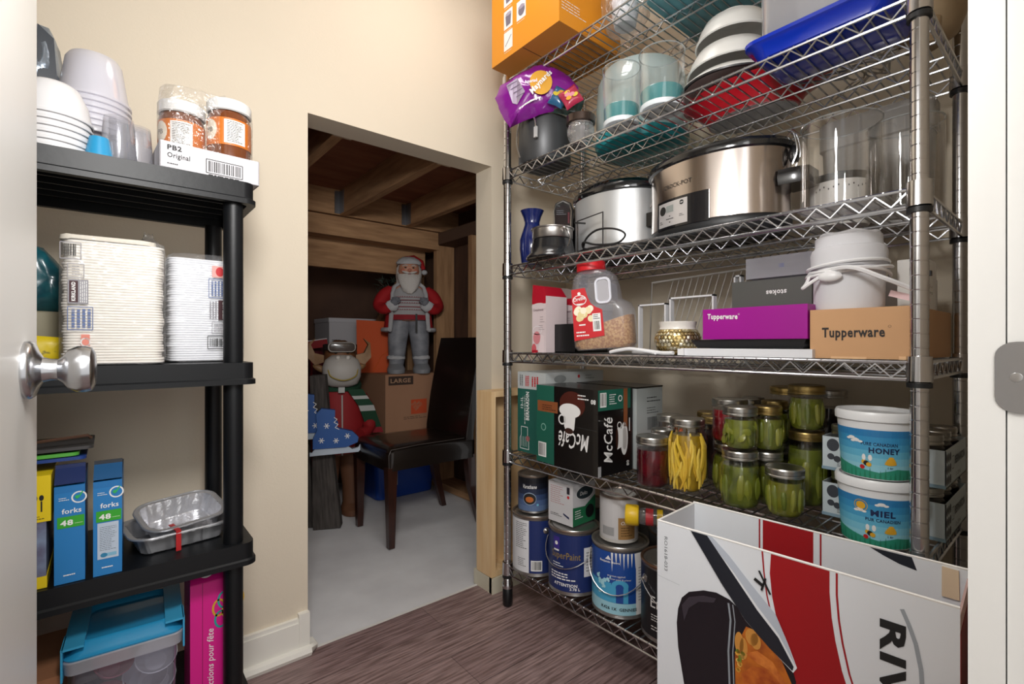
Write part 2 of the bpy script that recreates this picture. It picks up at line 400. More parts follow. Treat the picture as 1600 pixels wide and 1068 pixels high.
# ================================================================ wire rack against the right wall
RX0, RX1, RY0, RY1 = 1.10, 1.50, .20, 1.3475
ZS = [.150, .550, .905, 1.213, 1.553, 1.876]
CW = mat('#d2d4d8', .25, 1.); CW2 = mat('#bcbec2', .28, 1.)
rack = thing('wire_rack', 'tall chrome wire rack with six loaded shelves along the right wall', 'rack', ((RX0 + RX1) / 2, (RY0 + RY1) / 2, 0))
ox, oy = (RX0 + RX1) / 2, (RY0 + RY1) / 2
def R_(x, y, z): return (x - ox, y - oy, z)
for x, y in ((RX0, RY0), (RX0, RY1), (RX1, RY0), (RX1, RY1)):
    pr = [(0, .09), (.0135, .09)]; z = .09
    while z < 1.93:
        pr += [(.0138, z + .001), (.0138, z + .0235), (.0131, z + .0239), (.0131, z + .025)]; z += .0254
    pr += [(.0138, z), (0, z + .004)]
    p = MB().lathe(pr, 16, R_(x, y, 0)).build('post', CHROME, rack, ang=25)
    MB().lathe([(0, 0), (.012, 0), (.0165, .006), (.018, .03), (.0175, .062), (.014, .066), (.014, .07)], 16, R_(x, y, 0)).build('rubber_foot', mat('#101214', .4), p)
    MB().lathe([(.0145, .064), (.019, .066), (.0195, .082), (.0165, .086), (.0165, .096), (.0138, .1)], 16, R_(x, y, 0)).build('foot_collar', CHROME, p)
def zig(b, p0, p1, zt, zb, wl=.05, r=.0022):
    p0, p1 = Vector(p0), Vector(p1); n = max(2, int(round((p1 - p0).length / wl * 2))); n += n % 2; pts = []
    for i in range(n + 1):
        q = p0.lerp(p1, i / n); q = Vector((q.x, q.y, zt if i % 2 == 0 else zb)); pts.append(q)
    b.tube(pts, r, 4, cap=False)
for iz, z in enumerate(ZS):
    b = MB(); e = .0145
    zt, zb = z - .0035, z - .0335
    for x in (RX0 - .004, RX1 + .004):
        for zz in (zt, zb): b.tube([R_(x, RY0 + e, zz), R_(x, RY1 - e, zz)], .0033, 6)
    for y in (RY0 - .004, RY1 + .004):
        for zz in (zt, zb): b.tube([R_(RX0 + e, y, zz), R_(RX1 - e, y, zz)], .0033, 6)
    for x in (RX0 + .135, RX0 + .27):
        b.tube([R_(x, RY0, zt - .004), R_(x, RY1, zt - .004)], .0028, 6); b.tube([R_(x, RY0, zb), R_(x, RY1, zb)], .0028, 6)
    sh = b.build('wire_shelf', CW, rack)
    b = MB()
    for x in (RX0 - .004, RX0 + .135, RX0 + .27, RX1 + .004): zig(b, R_(x, RY0 + e, 0), R_(x, RY1 - e, 0), zt - .003, zb + .003)
    for y in (RY0 - .004, RY1 + .004): zig(b, R_(RX0 + e, y, 0), R_(RX1 - e, y, 0), zt - .003, zb + .003)
    b.build('truss_wire', CW, sh, kind='stuff')
    b = MB(); y = RY0 + .0255
    while y < RY1 - .02:
        b.tube([R_(RX0 - .007, y, z - .002), R_(RX1 + .007, y, z - .002)], .0019, 4, cap=True); y += .0252
    b.build('cross_wire', CW2, sh, kind='stuff')
    for x, y in ((RX0, RY0), (RX0, RY1), (RX1, RY0), (RX1, RY1)):
        MB().lathe([(.0145, -.038), (.0195, -.036), (.0185, .008), (.0145, .009)], 16, R_(x, y, z)).build('shelf_collar', CHROME, sh)
        MB().lathe([(.014, -.047), (.0185, -.047), (.0185, -.0385), (.014, -.0385)], 16, R_(x, y, z)).build('black_sleeve', BLACKP, sh)

# ================================================================ black plastic shelf unit on the left
bs = thing('shelf_unit', 'black plastic four-tier shelf unit behind the open white door', 'shelf unit', (-.20, 1.30, 0))
BP = mat('#0c0e11', .45, spec=.35, bump=.04, bscale=90)
for z in (.165, .51, .895, 1.28):
    b = MB(); x0, x1, y0, y1 = -.45, .445, -.14, .17
    pl = rrect(x0, y0, x1, y1, .022)
    inn = rrect(x0 + .012, y0 + .012, x1 - .012, y1 - .012, .014)
    A = [b.v((x, y, z)) for x, y in pl]; B = [b.v((x, y, z - .033)) for x, y in pl]
    B2 = [b.v((x + (.004 if x > 0 else -.004), y + (.004 if y > 0 else -.004), z - .036)) for x, y in pl]; B3 = [b.v((x + (.004 if x > 0 else -.004), y + (.004 if y > 0 else -.004), z - .046)) for x, y in pl]
    D = [b.v((x, y, z - .046)) for x, y in inn]; E_ = [b.v((x, y, z - .006)) for x, y in inn]; n = len(A)
    b.f(A); b.f(E_[::-1])
    for P, Q in ((A, B), (B, B2), (B2, B3), (B3, D), (D, E_)):
        for k in range(n): b.f((P[k], P[(k + 1) % n], Q[(k + 1) % n], Q[k]))
    s_ = b.build('shelf', BP, bs, ang=50)
    b = MB()
    for k in range(5): b.box(x0 + .03, y0 + .04 + k * .055, z - .03, x1 - .03, y0 + .046 + k * .055, z - .006)
    b.build('rib', BP, s_)
for x in (-.41, .408):
    for y in (-.112, .142):
        b = MB(); prev = 0
        for z in (.165, .51, .895, 1.28):
            b.lathe([(.0185, prev), (.019, prev + .003), (.019, z - .046)], 20, (x, y, 0)); prev = z if z < 1.2 else z
        b.build('post', BP, bs)
# ================================================================ shared builders
def carton(name, label, cat, near, dims, rz, m, group=None, bevel=.0015, seams=True, part='carton_body'):
    """near = corner nearest the camera (min x, min y, base z); dims = depth in x, length in y, height"""
    t = thing(name, label, cat, near, rz, group); dx, dy, dz = dims
    MB().box(0, 0, 0, dx, dy, dz).build(part, m, t, bevel=bevel)
    return t
def front(dims): return plane((0, dims[1], 0), (0, -1, 0), (0, 0, 1))     # the -x face, s from its left edge
def side(dims): return plane((0, 0, 0), (1, 0, 0), (0, 0, 1))             # the -y face
def topf(dims): return plane((0, dims[1], dims[2]), (0, -1, 0), (1, 0, 0))
SILV = mat('#b4b2ad', .3, 1.); GOLDL = mat('#b29a63', .32, 1.)
def jar_glass(R, H):
    n = H - .018
    return [(0, .0), (R * .82, .0), (R * .95, .004), (R, .012), (R, n * .74), (R * .97, n * .82), (R * .84, n * .92), (R * .82, H - .002)]
def jar(label, x, y, z, R, H, kind, lid=SILV, group='home canned jars on the wire rack', rz=0, wide=False, parts=True, fill=.86):
    t = thing('jar', label, 'jar', (x, y, z + .0008), rz, group)
    n = H - .018; sh = .93 if wide else .8
    MB().lathe([(0, 0), (R * .82, 0), (R * .95, .004), (R, .012), (R, n * .76), (R * .985, n * .83), (R * (sh + .03), n * .93), (R * sh, n * .97), (R * sh, H - .004)], 28).build('glass', GLASS, t, ang=60)
    lr = R * (sh + .055)
    MB().lathe([(lr - .001, H - .020), (lr, H - .019), (lr, H - .016), (lr - .0012, H - .0145), (lr - .0012, H - .0125), (lr, H - .011), (lr, H - .003), (lr - .0015, H), (lr - .005, H + .0003), (lr - .006, H - .0006), (0, H - .0006)], 28).build('lid', lid, t, ang=25)
    r = random.Random(sum(map(ord, label)))
    def core(c, f=fill, c2=None, rough=.25, ri=.93, nm='contents', vs=30):
        return MB().lathe([(0, .004), (R * .8 * ri, .0045), (R * .95 * ri, .009), (R * ri, .016), (R * ri, n * min(f, .76)), (R * ri * (.97 if f > .8 else 1), n * f), (0, n * f)], 24).build(nm, mat(c, rough, h2=c2 or c, vscale=vs, coat=.5), t)
    if kind == 'beet': core('#5c0714', c2='#33030c', vs=25)
    elif kind == 'red': core('#8d0f1e', c2='#5a0712', vs=20, f=.9)
    elif kind == 'dark': core('#1c1114', c2='#2e1a1a', f=.9)
    elif kind == 'jam': core('#1f0d10', f=.88)
    elif kind == 'spice': core('#7a5424', c2='#4a3216', f=.62, rough=.7, vs=60)
    elif kind == 'carrot':
        core('#c4511a', c2='#a83e10', ri=.8, f=.8)
        for k in range(9):
            a = k * 2 * PI / 9; MB().lathe([(0, .01), (.009, .012), (.0095, n * .7), (.004, n * .84), (0, n * .84)], 8, (R * .76 * math.cos(a), R * .76 * math.sin(a), 0)).build('carrot_stick', mat('#e2641c', .4, h2='#cc5214', vscale=30), t)
    elif kind == 'beans':
        core('#a8871c', c2='#7d6212', ri=.72, f=.86)
        for k in range(46):
            a = r.uniform(0, 2 * PI); q = R * r.choice((.68, .8, .84)); z0 = r.uniform(.008, .05); z1 = min(n * .9, z0 + r.uniform(.07, .12)); da = r.uniform(-.55, .55)
            P = []
            for i in range(6):
                f_ = i / 5; aa = a + da * f_ + .12 * math.sin(f_ * 5 + k); zz = z0 + (z1 - z0) * f_; qq = q * (.86 if zz > n * .8 else 1)
                P.append((qq * math.cos(aa), qq * math.sin(aa), zz))
            MB().tube(P, [.002, .0042, .0047, .0047, .0042, .002], 6).build('bean', mat(['#d9b63a', '#cfa72f', '#e2c452'][k % 3], .4), t)
    elif kind in ('pickle', 'slices', 'mush', 'big'):
        c1, c2 = {'pickle': ('#6f741f', '#4c5214'), 'slices': ('#757b24', '#4f5618'), 'mush': ('#777616', '#5c5d12'), 'big': ('#6b7424', '#464f18')}[kind]
        core(c1, c2=c2, ri=.86, f=.86)
        pm = [mat(a_, .35, h2=b_, vscale=18, stretch=(1, 1, .4)) for a_, b_ in (('#8b8f2e', '#66701c'), ('#7c8529', '#5a661c'), ('#98963a', '#767a26'))]
        if kind == 'slices':
            for k in range(26):
                a = r.uniform(0, 2 * PI); zz = r.uniform(.02, n * .76); R_3 = Matrix.Rotation(a, 3, 'Z') @ Matrix.Rotation(r.uniform(.9, 1.7), 3, 'Y') @ Matrix.Rotation(r.uniform(-.6, .6), 3, 'X')
                MB().ball((R * .8 * math.cos(a), R * .8 * math.sin(a), zz), (.0125, .0125, .003), 10, 4, R_3).build('pickle_slice', pm[k % 3], t)
        else:
            rr = {'pickle': .2, 'mush': .16, 'big': .3}[kind]; cnt = {'pickle': 12, 'mush': 13, 'big': 9}[kind]
            for k in range(cnt):
                a = 2 * PI * k / cnt + r.uniform(-.12, .12); q = R * (.97 - rr) ; z0 = .008 + r.uniform(0, .012); z1 = n * r.uniform(.66, .84); rd = R * rr * r.uniform(.85, 1.05); tl = r.uniform(-.14, .14)
                P = [(q * math.cos(a + tl * f_) * g, q * math.sin(a + tl * f_) * g, z0 + (z1 - z0) * f_) for f_, g in ((0, .92), (.12, .97), (.4, 1), (.7, 1), (.9, .98), (1, .93))]
                MB().tube(P, [rd * .35, rd * .8, rd, rd, rd * .8, rd * .3], 8).build('pickle', pm[k % 3], t)
    return t
ZE, ZF = ZS[1], ZS[0]
# ---------------------------------------------------------------- shelf E: boxes of coffee pods and jars
GRN = mat('#1d5c4c', .45); TEALG = mat('#1f5b50', .45); BRN = mat('#8a4f2c', .5); BLK = mat('#0e0c0d', .3, coat=.3)
CWH = mat('#b9bdbd', .6)
D = (.155, .27, .25)
t = carton('coffee_box', 'black and green coffee pod carton with upside-down lettering on the lower jar shelf', 'box', (1.082, .915, ZE + .001), D, -2, BLK)
p = Print(front(D)); GL = mat('#7d1e12', .5)
p.rect(GRN, 0, 0, .085, .25).rect(BRN, .006, .165, .102, .2, 2).lines(mat('#3b1c10', .5), .03, .170, .095, .190, 3, 3)
p.text(PW, 'McCafé', .235, .115, h=.05, w=.13, bold=.01, shear=.25, rot=180, L=2).circ(mat('#7fb0a0', .5), .035, .115, .012, L=2).circ(GRN, .035, .115, .009, L=3)
p.rect(PW, .01, .018, .048, .065, 2).bars(INK, .013, .022, .045, .062, 3, 9, 5)
p.circ(mat('#4a1a10', .5), .165, .2, .055, .04, L=1)
p.circ(PW, .155, .18, .046, .022, L=2).poly(PW, [(.128, .178), (.182, .178), (.175, .125), (.16, .105), (.145, .105), (.132, .13)], 3).circ(mat('#3a2018', .4), .153, .118, .018, .009, L=4).ring(PW, .122, .15, .014, .005, L=3)
p.text(PW, '80', .262, .222, h=.014, rot=180, bold=.03, L=3).lines(PW, .19, .215, .235, .235, 2, 3)
p.line(mat('#2c2c2c', .2), [(.085, .135), (.27, .132)], .0018, 2)
p.build('printed_front', t)
p = Print(side(D)); p.rect(GRN, 0, .19, .145, .25).rect(BRN, .112, .135, .13, .25, 2).rect(PW, .008, .2, .035, .242, 2).bars(INK, .01, .204, .033, .24, 3, 8, 2)
p.lines(PW, .048, .205, .08, .238, 5, 3).ring(PW, .096, .222, .008, .003, L=3)
p.text(PW, 'McCafé', .062, .035, h=.038, w=.135, bold=.01, shear=.25, rot=90, L=2)
p.circ(PW, .115, .1, .017, .05, L=2).circ(mat('#b9b5b2', .5), .116, .1, .011, .034, L=3).poly(PW, [(.083, .07), (.108, .078), (.108, .13), (.083, .135), (.077, .1)], 4).circ(mat('#3a2018', .4), .081, .103, .006, .03, L=5).ring(PW, .092, .142, .009, .003, L=4)
p.text(PW, '80', .137, .016, h=.012, rot=90, bold=.03, L=3).rect(PW, .137, .12, .141, .16, 3)
p.build('printed_side', t)
MB().box(.0, -.0012, .0, .012, .0, .03).build('tape_tab', mat('#9a9a9c', .4), t)
D = (.13, .255, .25)
t = carton('carton', 'grey carton with barcode label behind the coffee pod box', 'box', (1.245, .90, ZE + .001), D, -2, mat('#a9afae', .65))
p = Print(side(D)); p.lines(INK, .05, .2, .12, .222, 2, 1, .25).lines(INK, .05, .165, .11, .188, 3, 1, .25).bars(INK, .052, .115, .118, .155, 1, 22, 4).rect(mat('#8d9393', .7), 0, .084, .13, .0855)
p.build('printed_label', t); MB().box(-.001, -.001, .247, .131, .256, .2512).build('lid_flap', BLK, t)
D = (.30, .145, .285)
t = carton('jar_carton', 'green and white canning jar carton standing left of the coffee box', 'box', (1.14, 1.193, ZE + .001), D, 0, CWH)
p = Print(front(D)); p.rect(TEALG, 0, 0, .145, .225).text(PW, 'BERNARDIN', .062, .115, h=.017, w=.1, rot=90, bold=.03).text(PW, '12-1L', .03, .155, h=.013, rot=90, bold=.02).lines(PW, .036, .1, .043, .2, 1, 2, .4, vert=True)
p.line(PW, [(.02, .09), (.02, .06), (.014, .05), (.014, .012), (.06, .012), (.06, .05), (.054, .06), (.054, .09), (.02, .09)], .002, 2).circ(mat('#a86a6a', .5), .055, .05, .01, L=2)
for k in range(4): p.line(PW, [(.022 + k * .009, .02), (.022 + k * .009, .055)], .0012, 2)
p.lines(RED, .04, .235, .062, .272, 3, 2, .6, vert=True).lines(RED, .072, .235, .11, .27, 3, 2, .6, vert=True).lines(INK, .01, .235, .03, .275, 2, 2, .4, vert=True)
p.build('printed_front', t)
p = Print(side(D)); p.circ(mat('#8c9090', .6), .07, .262, .03, .014).circ(RED, .165, .268, .006); p.lines(mat('#8c9090', .6), .2, .255, .25, .275, 2, 1); p.build('printed_side', t)
J = jar
J('jar of dark red beets with silver lid, standing beside the coffee box', 1.137, .772, ZE, .0435, .135, 'beet', wide=True)
J('silver-lidded jar of red beets half hidden behind the front beet jar', 1.232, .80, ZE, .04, .14, 'beet')
J('tall jar packed with yellow wax beans', 1.170, .688, ZE, .0515, .19, 'beans', SILV)
J('jar of orange carrot sticks behind the yellow bean jar', 1.315, .83, ZE, .045, .17, 'carrot')
for x, y, n in ((1.335, .70, 'gold-lidded dark jar just behind the yellow beans'), (1.41, .755, 'dark jar rearmost behind the yellow beans')): J(n, x, y, ZE, .042, .178, 'dark', GOLDL)
J('jar of pickle spears carrying the red beet jar', 1.243, .610, ZE, .044, .128, 'pickle')
J('bright red beet jar on top of a pickle jar', 1.243, .610, ZE + .13, .044, .112, 'red', wide=True)
J('stout jar of whole dill pickles in the front row', 1.150, .540, ZE, .0465, .135, 'big')
J('jar of sliced pickles on top of the front pickle jar', 1.150, .540, ZE + .137, .039, .1, 'slices', wide=True)
J('lower pickle jar between the whole dills and the small front jar', 1.226, .508, ZE, .039, .127, 'pickle')
J('jar of pickle spears, stacked upper, right of the sliced pickles', 1.226, .508, ZE + .129, .037, .106, 'pickle', GOLDL)
J('lower pickle jar in the second row behind', 1.315, .528, ZE, .039, .127, 'pickle')
J('upper pickle jar in the second row, partly hidden', 1.315, .528, ZE + .129, .037, .11, 'pickle', GOLDL)
for x, y, w_ in ((1.34, .605, 'left'), (1.40, .62, 'right')):
    J('rear lower dark preserve jar, %s of the back pair' % w_, x, y, ZE, .036, .125, 'dark'); J('rear upper dark preserve jar, %s of the back pair' % w_, x, y, ZE + .127, .034, .108, 'dark')
J('tall gold-lidded pickle quart in the second row beside the jar tray', 1.288, .445, ZE, .0445, .176, 'big', GOLDL)
J('gold-lidded pickle jar standing on the tall pickle quart', 1.288, .445, ZE + .178, .040, .108, 'pickle', GOLDL, wide=True)
J('small front pickle jar next to the jar tray', 1.166, .447, ZE, .0405, .11, 'mush', wide=True)
J('tall black preserve jar at the back, left one', 1.402, .532, ZE, .042, .27, 'jam', GOLDL, wide=True)
J('tall black preserve jar at the back, right one', 1.462, .452, ZE, .042, .265, 'jam', SILV, wide=True)
# jar trays, two high
def tray(z, label):
    D = (.225, .212, .074); t = thing('jar_tray', label, 'tray', (1.243, .186, z), 0, 'card trays of small jars')
    m = mat('#c9d4d8', .6)
    MB().box(0, 0, 0, .225, .212, .002).box(0, 0, 0, .0015, .212, .074).box(.2235, 0, 0, .225, .212, .074).box(0, 0, 0, .225, .0015, .074).box(0, .2105, 0, .225, .212, .074).build('card_tray', m, t)
    DK = mat('#3c4048', .6); BLU = mat('#8aa5b5', .6)
    p = Print(front(D)); p.circ(DK, .022, .056, .012, .014).circ(DK, .018, .03, .007).circ(DK, .03, .026, .007).rect(DK, .046, .066, .08, .072).text(mat('#1d1c3a', .5), 'BERNARDIN', .098, .034, h=.017, w=.078, bold=.04)
    p.line(DK, [(.05, .055), (.05, .03), (.068, .027), (.068, .055), (.05, .055)], .0015, 2).circ(DK, .072, .028, .006, .003, L=2).lines(DK, .03, .01, .075, .02, 3).text(DK, '12 - 250 mL', .085, .009, h=.008)
    p.rect(BLU, 0, 0, .212, .007, 1); p.build('printed_front', t)
    p = Print(side(D))
    for k in range(9): p.circ(DK, .01 + (k % 3) * .017, .014 + (k // 3) * .022, .007, .009)
    p.text(DK, 'BERNARDIN', .09, .036, h=.017, w=.11, bold=.04).line(DK, [(.062, .055), (.062, .03), (.08, .03), (.08, .055), (.062, .055)], .0015).text(DK, '12 - 250 mL', .1, .01, h=.008); p.build('printed_side', t)
    return t
tray(ZE + .001, 'white and pale blue card tray of small jars, lower of two')
tray(ZE + .104, 'white and pale blue card tray of small jars, upper of two')
proto = {}
for lv, z in enumerate((ZE + .0035, ZE + .1065)):
    for i in range(3):
        for k in range(3):
            x, y = 1.28 + i * .074, .223 + k * .069; kd = 'spice' if (lv and i < 1) else 'jam'
            lb = '%s jar in %s tray, %s row from front, %s' % ('brown' if kd == 'spice' else 'dark', ('lower', 'upper')[lv], ('first', 'second', 'third')[i], ('by the post', 'middle', 'far from post')[k])
            if kd in proto: dup(proto[kd], (x, y, z), label=lb)
            else: proto[kd] = jar(lb, x, y, z, .0335, .096, kd, group='small jars in the card trays')
            if lv and kd == 'jam' and i == 1 and k == 0: pass
# honey tubs
TUBW = mat('#e4e6e8', .3); SKY = mat('#2f86bd', .4, h2='#2f86bd'); SKY2 = mat('#5aaed0', .4); SKY3 = mat('#8fcbdc', .4); HG = mat('#2b8f74', .5); NAVY = mat('#16244f', .5); YEL = mat('#e0a92a', .5)
def tub(z, rz, top, label):
    t = thing('honey_tub', label, 'tub', (1.168, .279, z), rz, 'stacked honey tubs')
    R = .058; tp = .075
    MB().lathe([(0, .003), (.052, 0), (.056, .0), (.0645, .112), (.0645, .113)], 40).build('tub_body', TUBW, t)
    l = MB().lathe([(.0645, .108), (.068, .110), (.0685, .122), (.066, .127), (.061, .127), (.059, .119), (0, .119)], 40).build('tub_lid', TUBW, t)
    p = Print(lambda s, tt, l_: Vector(((.0562 + tp * tt + l_) * math.cos(PI + s / .06), (.0562 + tp * tt + l_) * math.sin(PI + s / .06), .002 + tt)), .006)
    h = .092; W = .165 * .6
    for k, m_ in enumerate((SKY3, SKY3, mat('#7cc2da', .4), mat('#62b3d3', .4), mat('#4aa0cb', .4), mat('#3790c2', .4), mat('#2c7db6', .4))):
        p.rect(m_, -W, h * k / 7, W, h * (k + 1) / 7, 1)
    if top:
        p.text(NAVY, 'PURE CANADIAN', .0, .062, h=.0065, w=.056, bold=.02, align='c', shear=0).text(NAVY, 'HONEY', .008, .048, h=.011, w=.048, bold=.05, align='c', L=3)
        bx, by = -.020, .03
    else:
        p.text(NAVY, 'MIEL', .006, .058, h=.012, w=.038, bold=.05, align='c').text(NAVY, 'PUR CANADIEN', .006, .048, h=.006, w=.054, bold=.02, align='c', L=3); p.circ(YEL, -.028, .075, .0075, L=3).ring(YEL, -.028, .075, .0105, .001, L=3); bx, by = -.014, .026
    for cx, cy in ((-.036, .068) if top else (.003, .08), (-.03, .064) if not top else (-.044, .072)):
        for dx, dy, r_ in ((-.006, 0, .004), (0, .002, .006), (.007, 0, .004)): p.circ(PW, cx + dx, cy + dy, r_, r_ * .55, L=3)
    for k in range(3): p.circ(YEL if k != 1 else INK, bx + k * .004 - .004, by - k * .002, .0048 - abs(k - 1) * .0006, L=3 + k)
    p.circ(PW, bx - .004, by + .009, .003, .006, L=3).circ(PW, bx + .006, by + .009, .0032, .006, L=3).circ(RED, bx - .007, by - .010, .0042, L=3)
    hx, hy = .018, .03
    for k, r_ in enumerate((.010, .009, .007, .0045)): p.circ(YEL, hx, hy + k * .0035, r_, .003, L=3 + k)
    p.text(NAVY, '1 kg', hx, hy - .011, h=.005, align='c', bold=.03)
    p.poly(HG, [(-W, 0), (W, 0), (W, .014), (.03, .02), (.0, .012), (-.03, .016), (-W, .03)], 2)
    for k in range(24): x = -W + k * W / 12; p.poly(mat('#1e7a5c', .5), [(x, 0), (x + .004, 0), (x + .002, .016 + .006 * math.sin(k * 2.1))], 3)
    p.build('printed_sleeve', t)
    return t
tub(ZE + .001, 0, False, 'lower blue and white honey tub with French lettering')
tub(ZE + .129, 0, True, 'upper blue and white honey tub, English lettering, stacked on its twin')
for o in [x for x in C.objects if x.name.startswith('honey_tub')]: o.rotation_euler = (0, 0, math.radians(18))

# ---------------------------------------------------------------- shelf F: paint cans
TIN = mat('#b0aeab', .3, .9)
BAILM = mat('#c9c9c9', .25, 1.)
def can(label, x, y, z, R, H, body, face, bail=None, name='paint_can', gap=None, lid='#8d7f74'):
    """face = azimuth (deg) the label's centre looks toward"""
    t = thing(name, label, 'paint can', (x, y, z), 0, 'paint cans on the bottom shelf')
    MB().lathe([(0, .004), (R - .003, .004), (R - .001, 0), (R + .0012, .002), (R, .006), (R, H - .006), (R + .0015, H - .004), (R + .0015, H), (R - .003, H), (R - .005, H - .005), (R - .012, H - .0055), (R - .014, H - .002), (R - .022, H - .003), (0, H - .003)], 40).build('can_body', body, t)
    MB().lathe([(R + .0004, H - .007), (R + .0022, H - .005), (R + .0022, H - .0005), (R, H + .001), (R - .004, H), (R - .006, H - .004)], 40).build('rim', mat(lid, .35, .8), t)
    if bail:
        a = math.radians(bail)
        for s_ in (0, PI):
            u = Vector((math.cos(a + s_), math.sin(a + s_), 0)); MB().lathe([(.011, -.001), (.011, .002), (.006, .004), (.0035, .008), (0, .0085)], 14, u * R + Vector((0, 0, H - .045)), u).build('bail_ear', TIN, t)
    return t
def bail_wire(t, R, H, a, drop, fwd=1):
    a = math.radians(a); P = []
    for k in range(15):
        th = a - PI * k / 14 * fwd; rr = R + .010; P.append((rr * math.cos(th), rr * math.sin(th), H - .045 - drop * math.sin(PI * k / 14)))
    MB().tube(P, .0016, 6).build('bail_wire', BAILM, t)
def canprint(R, face, H): return Print(wrap(R + .0003, face, 0), .008)
BLUC = mat('#1c2d63', .35); LBL = mat('#d8d9dc', .5)
FA = 214                                       # azimuth that looks at the camera from the can shelf
t = can('white and navy gallon paint can next to the left rack post', 1.163, 1.266, ZF + .001, .082, .2, TIN, FA, bail=252)
p = canprint(.082, FA, .2); p.rect(LBL, -.135, .012, -.005, .188).rect(BLUC, -.005, .012, .15, .188).lines(INK, -.06, .09, -.012, .18, 14, 2, .3).lines(INK, -.05, .03, -.015, .06, 5, 2, .3).rect(PW, .002, .02, .04, .055, 2).bars(INK, .005, .024, .037, .052, 3, 9); p.build('printed_label', t)
t = can('navy gallon paint can with white lettering, second from the left post', 1.172, 1.093, ZF + .001, .082, .2, TIN, FA, bail=FA + 65)
p = canprint(.082, FA, .2); p.rect(BLUC, -.14, .012, .045, .188).rect(LBL, .045, .06, .12, .15).rect(BLUC, .12, .012, .17, .188).rect(BLUC, .045, .012, .12, .06).rect(BLUC, .045, .15, .12, .188)
p.rect(mat('#3a2a86', .5), -.058, .14, -.034, .178, 2).rect(PW, -.056, .134, -.036, .139, 3).circ(PW, -.046, .158, .006, L=3).text(mat('#8a7440', .4), 'SuperPaint', -.066, .106, h=.028, w=.1, bold=.01)
p.lines(PW, -.06, .085, -.02, .1, 2, 3).lines(PW, -.07, .045, .02, .07, 3, 3, .45).text(PW, 'ATTENTION', -.055, .028, h=.01, bold=.03, L=3).text(PW, '3.78 L', .0, .018, h=.009, bold=.03, L=3).lines(INK, .052, .075, .11, .14, 7, 3, .2)
p.build('printed_label', t); bail_wire(t, .082, .2, FA + 68, .07, 1)
t = can('paint-splashed blue gallon paint can, third from the left post', 1.187, .918, ZF + .001, .083, .2, TIN, FA, bail=FA + 75, lid='#a9a298')
p = canprint(.083, FA, .2); B2 = mat('#1d4a98', .35); LB = mat('#4aa6cf', .4)
p.rect(B2, -.13, .045, .052, .188).rect(LB, -.13, .045, -.02, .1, 2).rect(mat('#9fd0de', .4), -.13, .012, .052, .045).rect(PW, .052, .012, .17, .188)
p.rect(LB, -.045, .05, -.038, .105, 3)
for k in range(2): p.rect(LB, -.02 + k * .034, .046, -.006 + k * .034, .095, 3)
p.circ(LB, .005, .095, .024, .016, L=3).circ(B2, .004, .09, .011, .01, L=4).rect(B2, -.006, .046, .014, .09, 4)
for k in range(14): rr = random.Random(k); p.circ(mat('#a8dbe8', .4), -.07 + rr.random() * .05, .06 + rr.random() * .06, .002 + rr.random() * .005, L=5)
p.text(PW, 'Benjamin Moore', -.055, .155, h=.008, bold=.03, L=5).text(PW, 'premium eggshell', -.03, .118, h=.0065, L=5).text(PW, 'interior paint & primer', -.03, .109, h=.0065, L=5).poly(PW, [(-.038, .166), (-.028, .178), (-.02, .166)], 5)
p.text(INK, 'K426 1X  GENNIES', -.05, .024, h=.009, bold=.02, L=5).lines(mat('#777a80', .6), .06, .05, .1, .15, 12, 2, .25)
for k in range(7): rr = random.Random(k + 40); x = -.02 + k * .011; p.poly(PW, [(x, .188), (x + .006, .188), (x + .0045, .188 - rr.uniform(.01, .05)), (x + .003, .188 - rr.uniform(.02, .06))], 6)
p.build('printed_label', t); bail_wire(t, .083, .2, FA + 78, .085, 1)
t = can('black gallon paint can with white lettering beside the tall roaster carton', 1.187, .742, ZF + .001, .082, .2, TIN, FA, bail=FA - 60, lid='#7e6250')
p = canprint(.082, FA, .2); p.rect(mat('#15161a', .4), -.2, .012, .06, .188).text(PW, 'Emerald', -.062, .09, h=.03, w=.12).lines(PW, -.06, .055, .0, .075, 3, 3, .3).lines(PW, -.06, .03, .02, .045, 2, 3, .3); p.build('printed_label', t); bail_wire(t, .082, .2, FA - 62, .08, -1)
# smaller tins on top
t = can('small dark blue wood stain tin on the navy and white can', 1.158, 1.275, ZF + .203, .053, .128, TIN, FA, name='stain_tin')
p = canprint(.053, FA, .128)
for k in range(6): p.rect(mat(['#5a6f92', '#4c6188', '#35476c', '#222c44', '#161a26', '#101218'][k], .4), -.12, .008 + k * .0187, .12, .008 + (k + 1) * .0187)
p.text(PW, 'Varathane', 0, .085, h=.013, w=.05, align='c', shear=.2, bold=.01).circ(mat('#8a9aae', .4), .0, .05, .024, .022, L=2).circ(INK, 0, .05, .022, .019, L=3).circ(mat('#b5652c', .5), 0, .048, .014, .01, L=4).circ(mat('#6fb3c9', .5), .028, .03, .004, L=3); p.build('printed_label', t)
t = can('plain grey gallon tin in the back row of the bottom shelf', 1.37, 1.22, ZF + .001, .083, .2, mat('#8e9094', .45), FA)
t = can('plain grey quart tin standing on the back row gallon tin', 1.31, 1.235, ZF + .203, .05, .125, mat('#8e9094', .45), FA, name='quart_tin')
p = canprint(.05, FA, .125); p.rect(mat('#9a9ca2', .5), -.1, .01, .1, .115).lines(INK, -.06, .02, .0, .1, 9, 2, .25); p.build('printed_label', t)
t = can('plain tin behind the navy gallon can', 1.375, 1.04, ZF + .001, .083, .2, mat('#77736e', .45), FA)
t = can('rear tin behind the paint-splashed can', 1.38, .85, ZF + .001, .083, .2, mat('#6d6f74', .45), FA)
D = (.115, .105, .13)
t = carton('filter_box', 'white and green printed carton sitting on the navy gallon can', 'box', (1.135, 1.063, ZF + .203), D, 3, mat('#c9c8ca', .6))
